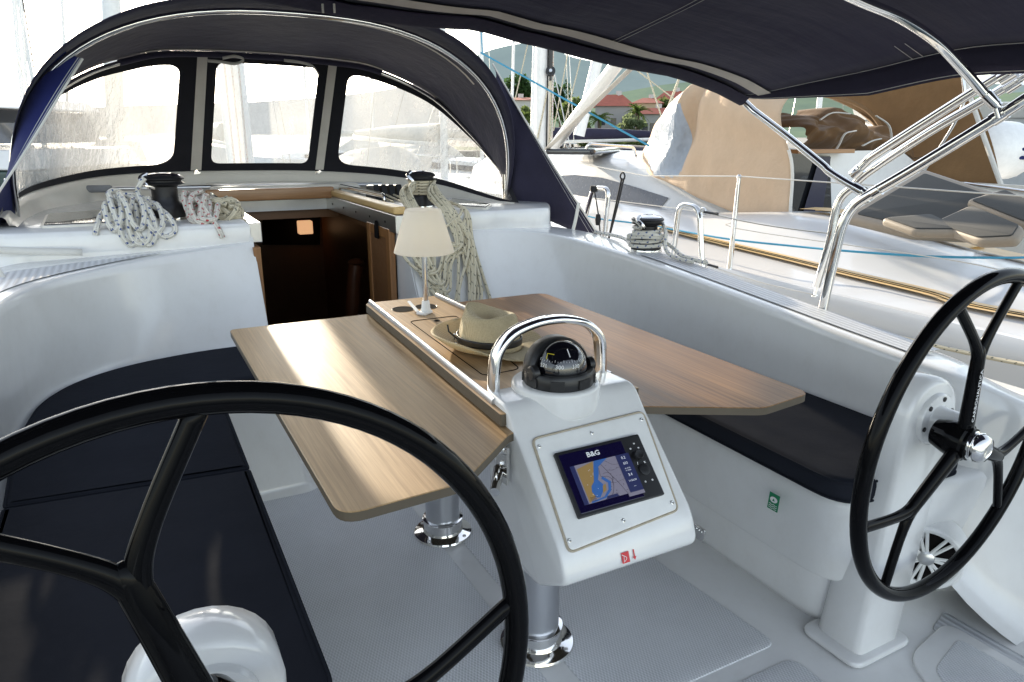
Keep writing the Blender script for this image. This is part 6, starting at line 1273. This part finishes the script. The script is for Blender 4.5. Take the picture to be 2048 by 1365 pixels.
# masts standing against the bright sky
for k, (x0, x1, D, r, lab) in enumerate(((52, 28, 24, .06, 'thin grey mast leftmost against the sky'), (60, 42, 26, .05, 'thin pale mast second from the left against the sky'), (232, 222, 13, .13, 'thick pale mast left of the boom above the hood'), (138, 124, 30, .05, 'thin mast above the blue hood wing'), (745, 742, 35, .07, 'thin mast in the gap under the bimini, left one'), (1022, 1030, 32, .06, 'thin mast between dark hood and white mast'), (1064, 1073, 30, .09, 'slender white mast just left of the stout one'))):
    a, b = atd(x0, 285, D), atd(x1, 0, D); mb = MB(); mb.tube([a, a+(b-a)*2.2], r, 10); obj1(mb, 'distant_mast', M['white'], lab, 'mast', 'masts against the sky')
for k, (p, q, D, r, m_, lab) in enumerate((((68, 140), (44, -10), 16, .012, 'ropeblk', 'dark stay crossing the sky at far left'), ((1030, 200), (1062, 60), 20, .018, 'ropew', 'brown stay left of the white mast'), ((1107, 262), (1139, 90), 14, .012, 'ropew', 'stay just right of the white mast'), ((1131, 240), (1168, 90), 14, .012, 'ropew', 'second stay right of the white mast'), ((1325, 240), (1290, 132), 12, .012, 'ropew', 'pale stay over the red roofs'), ((1327, 240), (1365, 140), 12, .02, 'ropew', 'grey stay next to the tan hood'), ((1262, 132), (1350, 200), 12, .010, 'ropew', 'fine stay crossing the red roofs'), ((965, 110), (962, 60), 12, .01, 'ropeblue', 'blue stay in the gap beside the dark hood'))):
    mb = MB(); mb.tube([atd(*p, D), atd(*q, D)], r, 6, uv=True); obj1(mb, 'rigging_stay', M[m_], lab, 'stay', 'stays against the sky')
# white motor boats beyond the rails at the right
mbt = thing('motor_boat', 'white motor boat with dark letters at the right edge behind the rails', 'motor boat', atd(2030, 230, 12)); o = atd(1985, 215, 12); P = lambda s, d, z: Vector((o.x, o.y, 0))+u*s+sn_*d+Vector((0, 0, z))
za = atd(2000, 207, 12).z; zb = atd(2000, 238, 12).z
mb = MB(); mb.hexa([P(-.9, -.3, zb), P(5, -.3, zb), P(5, 2, zb), P(-.9, 2, zb), P(-1.0, -.5, za), P(5, -.5, za), P(5, 2, za), P(-1.0, 2, za)]); mb.build('hull', M['gel'], mbt, 0, .03)
mb = MB(); mb.hexa([P(-.8, -.2, WZ), P(5, -.2, WZ), P(5, 2, WZ), P(-.8, 2, WZ), P(-.8, -.25, zb), P(5, -.25, zb), P(5, 2, zb), P(-.8, 2, zb)]); mb.build('lower_hull', plain('grey lower topsides', (.3, .32, .34), .3), mbt, 0)  # lower hull in an even darker grey
mb = MB(); mb.hexa([P(-1.0, .3, za), P(-.1, .3, za), P(-.1, 2, za), P(-1.0, 2, za), P(-1.0, .3, za+.75), P(-.2, .3, za+.7), P(-.2, 2, za+.7), P(-1.0, 2, za+.75)]); mb.build('cabin', M['gel'], mbt, 0, .03)
text('boat_letters', 'ac', .2, frame(P(.38, -.52, (za+zb)/2+.06), u, (0, 0, 1)), M['cush'], mbt)
mb = MB(); q_ = P(-.12, .27, za+.5); mb.lathe([(.10, -.02), (.10, .02)], q_, 20, M=frame(q_, u, (0, 0, 1)).to_3x3(), sy=.55); mb.build('red_emblem', M['red'], mbt)
fd = thing('inflatable_dinghy', 'white rounded dinghy bow with two navy stripes right of the brown cover', 'dinghy', atd(2000, 300, 9)); c = atd(1992, 302, 9); q = frame(c, u*1+sn_*.6, (0, 0, 1)).to_3x3()
mb = MB(); mb.lathe([(.02, -.5), (.20, -.44), (.29, -.2), (.29, .2), (.22, .42), (.02, .48)], c, 24, M=q @ Matrix.Rotation(R(90), 3, 'Y')); mb.build('dinghy_tube', M['white'], fd, 60)
for dz in (.02, -.06): mb = MB(); mb.tube([c+q @ Vector((.02+.297*0, 0, 0))+Vector((0, 0, dz))+(u*math.cos(a)*.30+sn_*math.sin(a)*.30) for a in [-2.9+i*.15 for i in range(19)]], .018, 6); mb.build('navy_stripe', M['navyb'], fd)
# ================================================================== light
W = bpy.data.worlds.new("World"); scene.world = W; W.use_nodes = True
nt = W.node_tree; nt.nodes.clear(); SUN_EL, SUN_AZ = 14.5, 4.0      # azimuth clockwise from the bow
sky = nt.nodes.new('ShaderNodeTexSky'); sky.sky_type = 'NISHITA'; sky.sun_disc = False; sky.sun_elevation = R(SUN_EL); sky.sun_rotation = R(SUN_AZ)
sky.air_density = 1.0; sky.dust_density = .7; sky.ozone_density = 1.0
hs = nt.nodes.new('ShaderNodeHueSaturation'); hs.inputs['Saturation'].default_value = .5
bg = nt.nodes.new('ShaderNodeBackground'); bg.inputs['Strength'].default_value = .48; wo = nt.nodes.new('ShaderNodeOutputWorld')
nt.links.new(sky.outputs[0], hs.inputs['Color']); nt.links.new(hs.outputs[0], bg.inputs[0]); nt.links.new(bg.outputs[0], wo.inputs[0])
sl = bpy.data.lights.new('sun', 'SUN'); sl.energy = 12.0; sl.angle = R(.6); sl.color = (1, .86, .66)
so = bpy.data.objects.new('sun', sl); COL.objects.link(so)
sd = Vector((math.sin(R(SUN_AZ))*math.cos(R(SUN_EL)), math.cos(R(SUN_AZ))*math.cos(R(SUN_EL)), math.sin(R(SUN_EL))))
so.rotation_euler = sd.to_track_quat('Z', 'Y').to_euler(); so.location = sd*30
scene.view_settings.view_transform = 'Standard'; scene.view_settings.look = 'None'; scene.view_settings.exposure = 0
scene.render.resolution_x, scene.render.resolution_y = 1024, 682
scene.render.engine = 'CYCLES'; scene.cycles.transparent_max_bounces = 12; scene.cycles.max_bounces = 8
